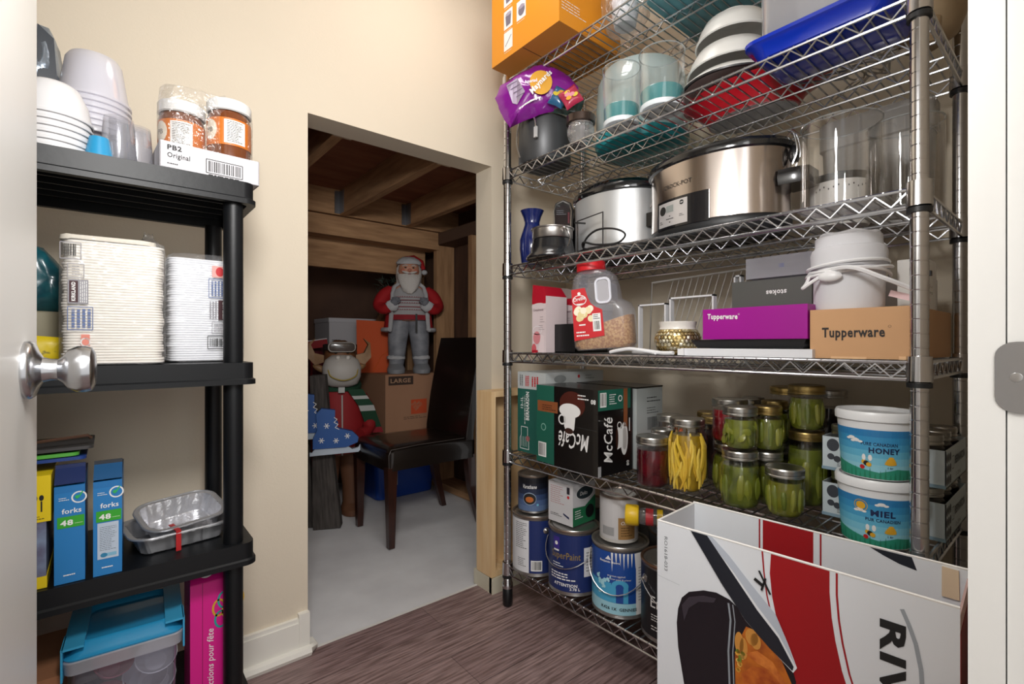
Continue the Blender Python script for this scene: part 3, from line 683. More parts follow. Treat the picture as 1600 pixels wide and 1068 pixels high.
p = Print(front(D)); p.lines(mat('#b0696a', .6), .01, .06, .07, .12, 9, 1, .25).rect(mat('#26222c', .5), .08, .1, .092, .122, 1).circ(RED, .086, .09, .005).lines(INK, .01, .02, .06, .03, 2).poly(NAVY, [(.065, .03), (.09, .02), (.09, .027), (.065, .036)], 1); p.build('printed_front', t)
p = Print(side(D)); G2 = mat('#1f6b45', .5); p.poly(G2, [(0, 0), (.115, 0), (.115, .085), (.06, .055), (0, .06)], 1).circ(mat('#28343a', .5), .06, .1, .042, .02, L=2).ring(PW, .06, .1, .044, .002, .022, L=3).text(PW, 'Delta', .035, .093, h=.012, L=3, shear=.2).lines(PW, .01, .02, .05, .05, 4, 3).circ(mat('#16181a', .4), .085, .035, .022, L=3); p.build('printed_side', t)
t = can('white quart tin with tan label on the paint-splashed can', 1.190, .925, ZF + .203, .0565, .135, mat('#b7b3ad', .45), FA, name='quart_tin')
p = canprint(.0565, FA, .135); p.rect(mat('#c3c1c1', .5), -.1, .01, .1, .125).rect(mat('#9c7645', .5), .002, .012, .055, .075, 2).rect(mat('#9a9a9a', .5), -.05, .02, -.01, .045, 2).text(PW, 'Oxford', .01, .055, h=.01, L=3, shear=.2).lines(mat('#5b3f20', .5), .01, .02, .045, .05, 4, 3); p.build('printed_label', t)
t = can('dark quart tin on the black gallon can', 1.215, .745, ZF + .203, .052, .075, mat('#2a2b2e', .45), FA, name='quart_tin')
t = thing('spray_bottle', 'bottle with wide yellow cap lying on its side over the paint tins', 'bottle', (1.165, .775, ZF + .203 + .075 + .029), 0)
t.rotation_euler = (0, math.radians(90), math.radians(-57))
YC = mat('#dcb51d', .4)
MB().lathe([(0, .0), (.026, .0), (.0285, .003), (.0285, .032), (.026, .036), (.02, .036)], 28, (0, 0, -.085)).build('cap', YC, t)
b = MB().lathe([(.02, -.049), (.022, -.045), (.0235, -.03), (.0235, .05), (0, .052)], 24).build('bottle_body', film('clear_bottle', '#d8d0c0', .7, .05, .1), t)
MB().lathe([(0, -.04), (.0195, -.04), (.0195, .03), (0, .03)], 20).build('contents', mat('#3a3a3c', .5), t)
p = Print(lambda s, tt, l_: Vector(((.0237 + l_) * math.cos(s / .0237), (.0237 + l_) * math.sin(s / .0237), tt - .03)), .006); p.rect(mat('#b02a30', .5), -.07, .0, .07, .02).rect(YC, -.07, .03, .07, .045); p.build('printed_band', t)

# ---------------------------------------------------------------- tall roaster carton in front
RA, RC = Vector((.886, .589, 0)), Vector((.915, .122, 0)); dv = (RC - RA).normalized(); L = (RC - RA).length; rz = math.degrees(math.atan2(dv.y, dv.x))
t = thing('roaster_carton', 'large open white and red roaster carton standing in front of the rack', 'box', RA, rz)
# local x runs along the front face, local y points away from the camera
T_, Hh = .163, .566; WC = mat('#dfe2e6', .5, bump=.03, bscale=12)
b = MB(); h = .003
b.box(0, 0, 0, L, h, Hh).build('front_panel', WC, t)
fb = MB().box(0, T_ - h, 0, L, T_, Hh + .002).build('back_panel', WC, t)
MB().box(0, h, 0, h, T_ - h, Hh - .001).build('side_panel', mat('#cfd0d3', .55), t); MB().box(L - h, h, 0, L, T_ - h, Hh - .012).build('side_panel', mat('#c9a9a4', .6), t)
MB().box(0, 0, 0, L, T_, h).build('bottom_panel', KRAFT, t)
MB().box(L, .0, 0, L + .001, .16, .53).build('side_print', mat('#7d1d1c', .5), t)
b = MB(); b.tube([(0, .0015, Hh), (L * .5, .001, Hh + .0008), (L, .0015, Hh)], .0022, 6).tube([(0, T_ - .0015, Hh + .002), (L, T_ - .0015, Hh + .002)], .0022, 6).tube([(.0015, 0, Hh), (.0015, T_, Hh)], .0022, 6); b.build('folded_edge', mat('#eceae6', .6), t)
MB().box(L - .034, T_ - .007, Hh - .05, L - .012, T_ - .0035, Hh - .002).build('torn_patch', mat('#d9c2a4', .8), t, jitter=.001)
DR = mat('#9c0f16', .4); WL = mat('#e7e9ec', .45); RK = mat('#1e1a20', .25); GR = mat('#8e949b', .5)
p = Print(plane((0, 0, 0), (1, 0, 0), (0, 0, 1)))
def strip(m_, Lp, Rp, l_):
    for (a, b_), (c, d_) in zip(zip(Lp, Rp), list(zip(Lp, Rp))[1:]): p.poly(m_, [a, b_, d_, c], l_)
tz = [.566, .53, .49, .455, .411, .355, .28, .2, .1, 0]
def xs(v, e): return [(a, b_) for a, b_ in zip(v, tz)]
Lr = [.222, .220, .224, .231, .243, .26, .29, .32, .37, .42]; Rr = [.311, .311, .314, .319, .328, .345, .374, .41, .455, .4660]
strip(DR, xs(Lr, 0), xs(Rr, 0), 1)
strip(DR, xs([a + .0085 for a in Rr[:8]], 0), xs([a + .0115 for a in Rr[:8]], 0), 1)
strip(DR, xs([a - v for a, v in zip(Lr, (.016, .011, .010, .009, .008, .007, .007, .007, .007, .007))], 0), xs([a - v for a, v in zip(Lr, (.013, .0085, .0075, .0065, .0055, .0045, .0045, .0045, .0045, .0045))], 0), 1)
# roaster photo: body, rim, roast, tilted lid
p.poly(RK, [(.044, .37), (.047, .40), (.055, .425), (.07, .442), (.1, .456), (.125, .461), (.15, .457), (.17, .445), (.235, .428), (.25, .40), (.262, .36), (.24, .2), (.08, .2), (.06, .253), (.047, .322)], 2)
p.poly(mat('#3a343c', .3), [(.055, .41), (.07, .432), (.1, .446), (.125, .45), (.12, .44), (.09, .43), (.07, .41), (.06, .38)], 3)
p.line(GR, [(.148, .45), (.152, .42), (.148, .36), (.15, .3), (.155, .22)], .0035, 3).line(GR, [(.156, .45), (.160, .42), (.156, .36), (.158, .3), (.162, .22)], .002, 3)
FD = mat('#7c2f12', .5, h2='#c26a1e', vscale=26, contrast=(.4, .7)); PO = mat('#c98a3d', .5)
p.poly(FD, [(.160, .36), (.162, .41), (.175, .428), (.2, .43), (.228, .418), (.240, .385), (.262, .34), (.26, .24), (.162, .24)], 4)
p.poly(RK, [(.16, .36), (.162, .415), (.175, .433), (.205, .432), (.2, .42), (.18, .42), (.172, .40), (.17, .37)], 5)
for x, y_, r_, q in ((.168, .385, .008, .02), (.176, .378, .007, .02), (.19, .405, .011, .015), (.197, .400, .009, .014)): p.circ(PO, x, y_, r_, q, L=6)
for k in range(12): rr = random.Random(k); p.circ(mat(['#e0b45a', '#d99b3c', '#6f8a2a'][k % 3], .5), .163 + rr.random() * .012, .33 + rr.random() * .04, .004, L=6)
p.poly(mat('#8e2f14', .35, h2='#d0742a', vscale=40, contrast=(.3, .7)), [(.172, .33), (.19, .352), (.215, .362), (.24, .35), (.258, .335), (.262, .3), (.25, .27), (.18, .27)], 6)
p.poly(mat('#a8481c', .35, h2='#e0883a', vscale=50, contrast=(.3, .7)), [(.18, .372), (.2, .385), (.225, .378), (.25, .345), (.262, .325), (.25, .333), (.22, .36), (.2, .362)], 7)
p.poly(WL, [(.075, .5655), (.118, .5655), (.15, .54), (.19, .50), (.23, .463), (.250, .42), (.264, .385), (.258, .374), (.22, .40), (.18, .43), (.135, .484)], 7)
p.poly(mat('#b9c0cb', .35), [(.105, .5655), (.118, .5655), (.15, .54), (.19, .50), (.23, .463), (.250, .42), (.262, .387), (.235, .43), (.2, .465), (.16, .51)], 8)
p.poly(mat('#23262e', .25), [(.075, .5655), (.108, .5655), (.16, .505), (.20, .458), (.235, .424), (.259, .385), (.257, .377), (.22, .40), (.18, .431), (.135, .484)], 9)
p.line(INK, [(.203, .53), (.222, .494)], .0035, 9).line(INK, [(.195, .513), (.21, .505)], .006, 9).line(INK, [(.207, .496), (.214, .52)], .0035, 9)
p.text(INK, 'RIVAL', .377, .516, h=.032, w=.215, rot=-90, bold=.045, L=3)
p.line(mat('#9aa0a6', .5), [(.404, .540), (.412, .52), (.42, .495), (.426, .46), (.428, .42), (.426, .36), (.42, .3)], .0055, 2)
p.circ(mat('#2f78b4', .4), .452, .405, .016, .016, L=2).text(mat('#6e7072', .5), 'RO1618-033', .0165, .537, h=.007, w=.07, rot=-90, L=2)
p.line(mat('#c3c7cb', .5), [(0, .452), (.05, .448)], .001, 1)
p.build('printed_front', t)
p = Print(plane((0, T_ - h, 0), (1, 0, 0), (0, 0, 1)))
p.poly(DR, [(.152, .567), (.245, .567), (.245, .40), (.152, .40)], 1).rect(DR, .144, .40, .147, .567, 1).rect(DR, .256, .40, .259, .567, 1)
p.poly(mat('#23262e', .3), [(.335, .566), (.395, .566), (.402, .545), (.378, .549), (.355, .557)], 1).build('printed_inside', fb)
# ================================================================ shelf D
ZD, ZC, ZB, ZA = ZS[2], ZS[3], ZS[4], ZS[5]
def pouch(name, label, cat, loc, rz, outline, thick, m, tilt=0, seed=1, crinkle=.004, group=None, n=4):
    """a puffed bag: outline (x, z) upright in its own plane, swollen along local y"""
    t = thing(name, label, cat, loc, rz, group); b = MB(Matrix.Rotation(math.radians(tilt), 4, 'Y')); cx = sum(p[0] for p in outline) / len(outline); cz = sum(p[1] for p in outline) / len(outline)
    P = []
    for i in range(len(outline)):
        a, c = outline[i], outline[(i + 1) % len(outline)]
        for k in range(4): P.append((a[0] + (c[0] - a[0]) * k / 4, a[1] + (c[1] - a[1]) * k / 4))
    loops = {}
    for sg in (-1, 1):
        prev = None
        for i in range(n + 1):
            f = 1 - i / n; y = thick / 2 * math.sqrt(max(0, 1 - f ** 2.6)) * sg
            ring = []
            for k, (x, z) in enumerate(P):
                q = Vector((cx + (x - cx) * f, 0, cz + (z - cz) * f)); nz = noise_(q * 38 + Vector((seed, 0, 0)))
                key = (k,) if i == 0 else (sg, i, k)
                if i == n: key = (sg, 'c')
                if key not in loops: loops[key] = b.v((q.x + nz * crinkle * .4, y + nz * crinkle * (1 if 0 < i else .3), q.z))
                ring.append(loops[key])
            if prev:
                for k in range(len(P)):
                    a = [prev[k], prev[(k + 1) % len(P)], ring[(k + 1) % len(P)], ring[k]]; u = []
                    for v in a:
                        if v not in u: u.append(v)
                    if len(u) > 2: b.f(u if sg < 0 else u[::-1])
            prev = ring
    b.build('bag', m, t, ang=60); return t, b.M, (cx, cz)
from mathutils import noise as NZ
def noise_(v): return NZ.noise(v)
# carton with red gable top ×2
for i, (x, y, lb, c) in enumerate(((1.127, 1.178, 'white and red gable-topped carton by the left rack post', '#d9c9cb'), (1.262, 1.18, 'second gable-topped carton with beige folded top, behind the first', '#bdaeb0'))):
    D = (.10, .068, .19); t = carton('flour_carton', lb, 'carton', (x, y, ZD + .001), D, 0, mat(c, .5), 'gable-topped cartons')
    b = MB(); Y = .068
    A = [(0, 0, .19), (0, Y, .19), (.1, Y, .19), (.1, 0, .19)]; v = [b.v(p) for p in A]; u = [b.v(p) for p in ((0, .012, .222), (0, Y - .004, .232), (.085, Y - .004, .232), (.085, .012, .222))]
    b.f(u); 
    for k in range(4): b.f((v[k], v[(k + 1) % 4], u[(k + 1) % 4], u[k]))
    b.build('red_top' if i == 0 else 'folded_top', mat('#b3122a' if i == 0 else '#a39590', .45), t)
    p = Print(front(D)); p.rect(mat('#b3122a', .45), 0, .165, .068, .19).circ(mat('#d9c9cb', .5), .034, .156, .036, .012, L=2).text(mat('#55232c', .5), 'Compliments', .007, .138, h=.011, w=.05, shear=.2, L=3).lines(mat('#8b7f84', .5), .04, .1, .062, .125, 3, 3, .2).lines(mat('#8b7f84', .5), .034, .075, .062, .095, 3, 3, .2)
    p.ring(mat('#e8e0e2', .5), .026, .075, .022, .003, .014, 2).circ(mat('#d4868c', .5), .024, .05, .018, .022, L=2).circ(mat('#cf5d66', .5), .01, .01, .012, .02, L=2).rect(mat('#a81526', .5), 0, 0, .03, .008, 3).poly(mat('#e3d2d4', .5), [(.03, 0), (.06, 0), (.06, .055), (.045, .062)], 3)
    p.build('printed_front', t)
t = thing('storage_box', 'black open plastic box behind the popcorn jug', 'box', (1.165, 1.078, ZD + .001), 0)
b = MB(); dx, dy, dz, w_ = .16, .096, .095, .003
b.box(0, 0, 0, dx, dy, w_).box(0, 0, 0, w_, dy, dz).box(dx - w_, 0, 0, dx, dy, dz).box(0, 0, 0, dx, w_, dz).box(0, dy - w_, 0, dx, dy, dz); b.build('box_walls', mat('#141517', .35), t)
MB().box(.12, .01, w_, .125, .085, .135).build('divider', mat('#141517', .35), t)
t = thing('canister', 'pale grey canister standing at the back behind the black box', 'canister', (1.425, 1.20, ZD + .001))
MB().lathe([(0, 0), (.045, 0), (.05, .004), (.05, .15), (.048, .165), (0, .165)], 28).build('canister_body', mat('#a9a9ab', .4), t); MB().lathe([(.0515, .15), (.0525, .153), (.0525, .172), (.049, .176), (0, .176)], 28).build('lid', mat('#c9c9cb', .4), t)
# popcorn jug
t = thing('popcorn_jug', 'clear plastic jug of popcorn kernels with red cap and red label', 'jug', (1.175, .962, ZD + .014), rot=(math.radians(0), math.radians(-4), math.radians(-66)))
W, Dp = .093, .052
def sect(w0, w1, d, z): return [(x, y, z) for x, y in rrect(w0, -d, w1, d, min(d, (w1 - w0) / 2) * .72, 5)]
jug = MB(); outer = [(-W * .9, W * .9, Dp * .85, 0), (-W, W, Dp, .012), (-W, W * 1.02, Dp, .075), (-W, W * 1.0, Dp, .115), (-W * .99, W * .9, Dp, .135), (-W * .99, W * .62, Dp * .98, .150), (-W * .96, W * .56, Dp * .97, .19), (-W * .9, W * .48, Dp * .9, .222), (-W * .78, W * .3, Dp * .75, .238), (-W * .66, W * .1, Dp * .62, .244)]
JUG = film('milky_plastic', '#fafafc', .3, .2, .16, '#eceefa')
# body shell with an opening for the grip between x .018..0.055, z .135-.215
def shell(b, grow=0, zmax=9):
    b.loft([sect(a - grow, c + grow, d + grow, z) for a, c, d, z in outer if z <= zmax], True, True)
shell(jug); jb = jug.build('jug_body', JUG, t, ang=50)
b = MB(); b.prism(rrect(.0, .142, .034, .205, .012), -.0535, .0535, Matrix.Rotation(PI / 2, 4, 'X')); gp = b.build('grip_recess', mat('#a9a7ac', .5), t)
b = MB(); pts = [(x, -.054, z) for x, z in rrect(-.004, .138, .038, .209, .014)]; b.tube(pts, .0042, 6, closed=True); b.build('grip_rim', mat('#dcdde6', .35), t)
KM = mat('#c69a5c', .5, h2='#a5703a', vscale=170, contrast=(.45, .55), bump=.5, bscale=180)
k_ = MB(); k_.loft([sect(-W * .87, W * .87, Dp * .82, .003), sect(-W * .97, W * .97, Dp * .95, .013), sect(-W * .97, W * .97, Dp * .95, .04), [(x, y, .055 + (x + W) * .24) for x, y, z in sect(-W * .97, W * .96, Dp * .95, .08)]]); k_.build('kernels', KM, t, kind='stuff')
MB().lathe([(0, .243), (.044, .243), (.0445, .246), (.0445, .268), (.042, .271), (0, .271)], 32, (-.03, 0, 0)).build('cap', mat('#cf1d26', .4), t)
p = Print(plane((-W, -Dp - .0008, 0), (1, 0, 0), (0, 0, 1))); RR = mat('#c31b24', .45)
p.poly(RR, [(.012, .03), (.106, .04), (.104, .118), (.084, .128), (.07, .14), (.062, .16), (.055, .188), (.012, .186)], 1)
p.ring(PW, .036, .152, .021, .0022, .015, 2).text(PW, 'Orville', .018, .148, h=.012, w=.037, shear=.25, bold=.02, rot=8, L=2).rect(PW, .026, .138, .048, .142, 2).circ(PW, .036, .172, .005, L=2)
for k in range(18):
    rr = random.Random(k); p.circ(mat(['#e9dcb2', '#dfcd95', '#f0e8cf'][k % 3], .6), .04 + rr.uniform(-.02, .03), .108 + rr.uniform(-.014, .018), .010, L=2 + k * .05)
p.rect(PW, .073, .055, .098, .108, 4).bars(INK, .077, .06, .094, .085, 5, 7).lines(INK, .076, .09, .096, .106, 3, 5, .4).lines(PW, .02, .04, .06, .06, 2, 3, .4).rect(PW, .03, .075, .05, .079, 3); p.build('printed_label', t)
# white cord on the shelf
t = tag(MB().tube(chain((1.125, .905, ZD + .006), (1.12, .87, ZD + .012), (1.115, .83, ZD + .016), (1.112, .79, ZD + .013), (1.118, .75, ZD + .008), (1.112, .72, ZD + .006), (1.108, .69, ZD + .007)), .0052, 8).tube(chain((1.20, .88, ZD + .005), (1.16, .83, ZD + .006), (1.13, .78, ZD + .006), (1.112, .745, ZD + .006)), .0045, 8).build('power_cord', WHITEP), 'white power cord lying along the shelf edge beside the popcorn jug', 'cord')
MB().box(-.012, -.008, -.007, .022, .008, .009, Matrix.Translation((1.112, .665, ZD + .009))).build('plug', WHITEP, t, bevel=.002)
# white flat strap stands and wire grille
SW = mat('#d9d9dc', .4)
t = thing('strap_stand', 'white metal stand of two flat square hoops behind the gold jar', 'stand', (1.245, .80, ZD + .001))
def hoop(y0, y1, x, h, w_=.018, th=.0045, leg=.0):
    b = MB(); b.box(x, y0, 0, x + w_, y0 + th, h).box(x, y1 - th, 0, x + w_, y1, h).box(x, y0, h - th, x + w_, y1, h).box(x, y0, 0, x + w_, y1, th); return b
hoop(.0, .095, .0, .148).build('hoop', SW, t, bevel=.0008); hoop(-.145, -.012, .0, .162).build('hoop', SW, t, bevel=.0008)
t = thing('strap_stand', 'white flat metal strap standing upright behind the purple box', 'stand', (1.31, .632, ZD + .001)); hoop(-.02, .0, 0, .215).build('hoop', SW, t); hoop(-.03, .075, .03, .11).build('hoop', SW, t)
t = thing('wire_grille', 'white coated wire grille leaning at the back of the shelf', 'grille', (1.43, .72, ZD + .001), rot=(0, math.radians(-6), 0)); WW = mat('#c4c0bb', .45)
b = MB(); b.tube([(0, .26, .003), (0, .235, .235), (0, -.30, .252), (0, -.30, .003)], .0036, 6, closed=True); b.build('grille_frame', WW, t)
b = MB()
for k in range(25):
    y = .24 - k * .022; b.tube([(.003, y, .004 if y > .24 else .01), (.003, y - .085 if y - .085 > -.3 else -.3, .243)], .0014, 4)
b.build('grille_wire', WW, t, kind='stuff')
# gold candle jar
t = thing('candle_jar', 'white-rimmed gold mosaic candle jar in front of the strap stand', 'jar', (1.180, .722, ZD + .001))
b = MB(); b.lathe([(0, .0), (.036, 0), (.046, .006), (.0555, .022), (.0585, .04), (.055, .058), (.046, .068)], 40); b.build('jar_body', mat('#a38b55', .25, .9), t)
DG = [mat(c, .3, .8) for c in ('#dccfa6', '#b59d68', '#f0e9d0', '#cbb684')]
hb = bpy.data.meshes.new('tile'); tb = bmesh.new()
for q in ((0, -.0035, -.0045), (0, .0035, -.0045), (0, .0048, 0), (0, .0035, .0045), (0, -.0035, .0045), (0, -.0048, 0)): tb.verts.new(q)
tb.verts.new((.0015, 0, .0006)); tb.verts.ensure_lookup_table()
for k in range(6): tb.faces.new((tb.verts[k], tb.verts[(k + 1) % 6], tb.verts[6]))
tms = []
for m_ in DG: me = bpy.data.meshes.new('tile'); tb.to_mesh(me); me.materials.append(m_); tms.append(me)
tb.free()
for row, (r_, z_, sl) in enumerate(((.047, .008, -45), (.0530, .0175, -28), (.0575, .027, -14), (.0592, .0365, 0), (.0585, .046, 15), (.0555, .0555, 30), (.050, .064, 45))):
    n_ = 36
    for k in range(n_):
        a = 2 * PI * (k + .5 * (row % 2)) / n_
        if math.cos(a - math.radians(225)) < -.25: continue
        o = bpy.data.objects.new('mosaic_tile', tms[random.randrange(4)]); C.objects.link(o); o.parent = t
        o.matrix_local = Matrix.Translation((r_ * math.cos(a), r_ * math.sin(a), z_)) @ Matrix.Rotation(a, 4, 'Z') @ Matrix.Rotation(math.radians(-sl), 4, 'Y') @ Matrix.Rotation(random.uniform(-.15, .15), 4, 'Z')
MB().lathe([(.046, .066), (.0475, .068), (.0455, .0745), (.048, .082), (.049, .088), (.0455, .0885), (.042, .08), (0, .079)], 36).build('white_rim', mat('#e3dfd8', .35), t)
# trays and boxes
t = tag(MB().box(1.108, .372, ZD + .001, 1.268, .668, ZD + .019).build('flat_box', mat('#dcdde1', .4), bevel=.003), 'flat white tray lying on the shelf under the black tray', 'tray')
t = thing('serving_tray', 'shallow black tray between the white tray and the purple box', 'tray', (1.115, .386, ZD + .020)); MB().box(0, 0, 0, .19, .26, .02, taper=.012).build('tray_body', mat('#0c0c0e', .3), t, bevel=.002)
D = (.135, .235, .073); t = carton('food_container_box', 'flat purple cardboard box with white lettering', 'box', (1.12, .385, ZD + .041), D, -1.5, mat('#9c0a8c', .4))
p = Print(front(D)); p.text(PW, 'Tupperware', .012, .045, h=.017, w=.075, bold=.03, rot=-2).ring(PW, .09, .058, .0016, .0005); p.build('lettering', t)
D = (.09, .19, .17); t = carton('kitchenware_box', 'dark grey box with upside-down white lettering behind the purple box', 'box', (1.272, .428, ZD + .022), D, 0, mat('#565753', .5))
p = Print(front(D)); p.text(PW, 'stokes', .135, .142, h=.013, w=.048, rot=180, bold=.04); p.build('lettering', t)
MB().box(-.001, -.001, -.021, .089, .189, 0).build('box_base', mat('#4a4b48', .5), t)
t = thing('glass_platter', 'thin frosted plastic sheet resting on the dark grey box', 'platter', (1.262, .425, ZD + .195), 0)
MB().box(0, 0, 0, .11, .152, .052).build('sheet_stack', film('frost', '#e6e6ec', .6, .1, .55, '#d9dae2'), t, bevel=.003)
p = Print(front((.11, .152, .05))); p.bars(mat('#6a74a0', .5), .08, .022, .092, .032, 1, 6); p.build('printed_code', t)
D = (.36, .168, .099); t = carton('food_container_box', 'brown cardboard box with black lettering beside the rack post', 'box', (1.124, .2135, ZD + .001), D, 0, mat('#c79a6f', .7, var=.05, vscale=6))
p = Print(front(D)); p.text(mat('#231d1c', .6), 'Tupperware', .022, .036, h=.026, w=.105, bold=.03).ring(INK, .134, .062, .0022, .0005); p.build('lettering', t)
b = MB(); b.box(-.0012, .07, -.0005, 0, .13, .004).box(-.0012, 0, -.0005, 0, .02, .006); b.build('flap_edge', mat('#dcb48a', .8), t)
# wrapped white roll with cords
t = thing('heating_pad_roll', 'rolled white cloth bundle tied with its own white cord on the brown box', 'roll', (1.20, .335, ZD + .101)); CL = mat('#d5d5d9', .8, bump=.25, bscale=35)
b = MB(); b.lathe([(0, 0), (.061, 0), (.063, .01), (.0625, .05), (.0635, .09), (.064, .122), (.060, .135), (.059, .152), (.046, .158), (.03, .155), (0, .152)], 44, wob=lambda a, z: 1 + .03 * NZ.noise(Vector((math.cos(a * 6.28) * 2, math.sin(a * 6.28) * 2, z * 30)))); b.build('cloth_roll', CL, t)
b = MB(); b.lathe([(.063, .085), (.0675, .088), (.068, .118), (.0655, .128), (.061, .13)], 44, wob=lambda a, z: 1 + .025 * NZ.noise(Vector((math.cos(a * 6.28) * 3, math.sin(a * 6.28) * 3, z * 60)))); b.build('cloth_fold', CL, t)
b = MB(); sp_ = []
for k in range(19): a = math.radians(130 + k * 10); sp_.append((.05 * math.cos(a), .05 * math.sin(a), .154 + .002 * math.sin(k)))
b.tube(sp_, .006, 8); b.build('cloth_edge', CL, t)
def loop(r, z, tilt, ph=0, n=40, a0=0, a1=360):
    return [((r + .003 * math.sin(3 * math.radians(a0 + (a1 - a0) * k / n) + ph)) * math.cos(math.radians(a0 + (a1 - a0) * k / n)), (r + .003 * math.sin(3 * math.radians(a0 + (a1 - a0) * k / n) + ph)) * math.sin(math.radians(a0 + (a1 - a0) * k / n)), z + tilt * math.cos(math.radians(a0 + (a1 - a0) * k / n) + ph)) for k in range(n + 1)]
b = MB(); 
for r_, z_, tl, ph in ((.071, .083, .006, 0), (.072, .078, .007, 1), (.071, .090, .006, 2.2), (.073, .071, .01, 3)): b.tube(loop(r_, z_, tl, ph), .0034, 6, cap=False)
b.tube(chain((-.068, .03, .068), (-.08, .045, .055), (-.078, .06, .045), (-.06, .06, .055), (-.055, .055, .07)), .0034, 6)
b.tube(chain((-.065, .02, .08), (-.085, -.03, .078), (-.075, -.075, .055), (-.05, -.11, .035), (-.055, -.125, .028)), .0045, 6)
b.build('cord', WHITEP, t)
MB().ball((-.072, .012, .066), (.008, .022, .011), 12, 8).build('cord_switch', WHITEP, t)
MB().box(-.03, -.01, -.006, .03, .01, .006, Matrix.Translation((-.02, -.105, .018)) @ Matrix.Rotation(.35, 4, 'X') @ Matrix.Rotation(math.radians(75), 4, 'Z')).build('tag_label', mat('#e3c4c8', .5), t, bevel=.002)
t = thing('card_box', 'white card box behind the cloth roll', 'box', (1.36, .235, ZD + .101)); MB().box(0, 0, 0, .11, .145, .075).build('box_body', mat('#d8d5d2', .5), t, bevel=.002)
t = thing('toaster', 'white toaster standing on the brown box at the right end of the shelf', 'toaster', (1.245, .2165, ZD + .101))
b = MB(); b.box(0, 0, 0, .10, .045, .10); b.build('toaster_body', mat('#cfccc8', .35), t, bevel=.01, seg=4)
for k in range(2): MB().box(.03, -.0005, .03 + k * .014, .06, .001, .035 + k * .014).build('slot', CHROME, t)
MB().box(.012, -.006, .065, .024, .002, .075).build('lever', INK, t)

# ================================================================ shelf C
DB = mat('#16235e', .12, coat=.6)
t = thing('vase', 'small cobalt blue glass vase by the left rack post', 'vase', (1.18, 1.305, ZC + .001))
MB().lathe([(0, 0), (.034, 0), (.040, .015), (.046, .06), (.0455, .095), (.036, .125), (.028, .148), (.027, .158), (.033, .178), (.043, .2), (.0415, .2), (.031, .178), (.025, .158), (.021, .02), (0, .02)], 36).build('vase_glass', DB, t)
t = thing('pet_bowl', 'flared black bowl with a clip, under the silver pan', 'bowl', (1.135, 1.155, ZC + .001)); 
MB().lathe([(0, .0), (.086, 0), (.088, .004), (.083, .012), (.074, .02), (.071, .035), (.066, .062), (.06, .064), (.06, .01), (0, .01)], 44).build('bowl_body', mat('#1b1c1f', .22, coat=.4), t)
p = Print(wrap(.0716, 232, 0, -.14), .008); p.text(mat('#7fb3a5', .5), 'AST', .012, .03, h=.02, bold=.02, rot=12); p.build('lettering', t)
t = thing('steel_pan', 'small silver pan with rolled rim resting in the black bowl', 'pan', (1.135, 1.155, ZC + .066)); MB().lathe([(0, .0), (.064, 0), (.067, .004), (.067, .03), (.071, .032), (.0715, .035), (.065, .036), (.064, .006), (0, .005)], 40).build('pan_body', mat('#a7a3a0', .28, .9), t)
MB().tube(chain((-.03, -.06, .03), (-.025, -.085, .02), (-.01, -.09, -.01), (-.015, -.085, -.035)), .0025, 6).build('wire_handle', CHROME, t)
# digital cooker at the back
t = thing('pressure_cooker', 'black round cooker with a silver-edged control panel behind the silver pan', 'cooker', (1.412, 1.262, ZC + .001))
MB().lathe([(0, 0), (.07, 0), (.075, .01), (.078, .17), (.08, .18), (.076, .2), (.06, .225), (.04, .24), (0, .242)], 40).build('cooker_body', mat('#141416', .3, coat=.3), t)
MB().lathe([(0, .24), (.018, .241), (.02, .262), (0, .266)], 16).build('lid_knob', mat('#141416', .3), t)
pf = lambda s_, tt, l_: Vector((-.197, -.032, .05)) + Vector((.72, -.69, 0)).normalized() * s_ + Vector((.08, .08, 1)).normalized() * tt + Vector((-.69, -.72, .12)).normalized() * l_
fr_ = [(0, 0), (.062, 0), (.07, .15), (.062, .175), (.035, .188), (.006, .175), (-.002, .15)]
b = MB(); A = [b.v(pf(x, y, .0)) for x, y in fr_]; B_ = [b.v(pf(x, y, -.05)) for x, y in fr_]; b.f(A); b.f(B_[::-1])
for k in range(7): b.f((A[k], A[(k + 1) % 7], B_[(k + 1) % 7], B_[k]))
b.build('control_housing', mat('#101012', .25, coat=.4), t, bevel=.003)
MB().box(-.17, -.015, .05, -.05, .03, .15).build('housing_arm', mat('#101012', .25, coat=.4), t, bevel=.003)
b = MB(); b.tube([pf(x * .86 + .003, y * .94 + .006, .002) for x, y in fr_], .0028, 6, closed=True); b.build('panel_trim', STEEL, t)
p = Print(pf); p.poly(mat('#a9acb0', .35), [(.007, .012), (.057, .012), (.058, .07), (.03, .055), (.005, .07)], 2).poly(mat('#1a0d10', .2), [(.006, .08), (.03, .062), (.058, .08), (.06, .15), (.032, .17), (.005, .15)], 2).circ(mat('#d01a2c', .3), .032, .078, .006, L=3).rect(mat('#5c1220', .3), .05, .1, .056, .14, 3).lines(mat('#666a70', .4), .01, .13, .045, .15, 3, 3)
for k in range(6): p.rect(INK, .01 + (k % 3) * .017, .018 + (k // 3) * .024, .022 + (k % 3) * .017, .034 + (k // 3) * .024, 3)
p.build('printed_panel', t, step=.0008)
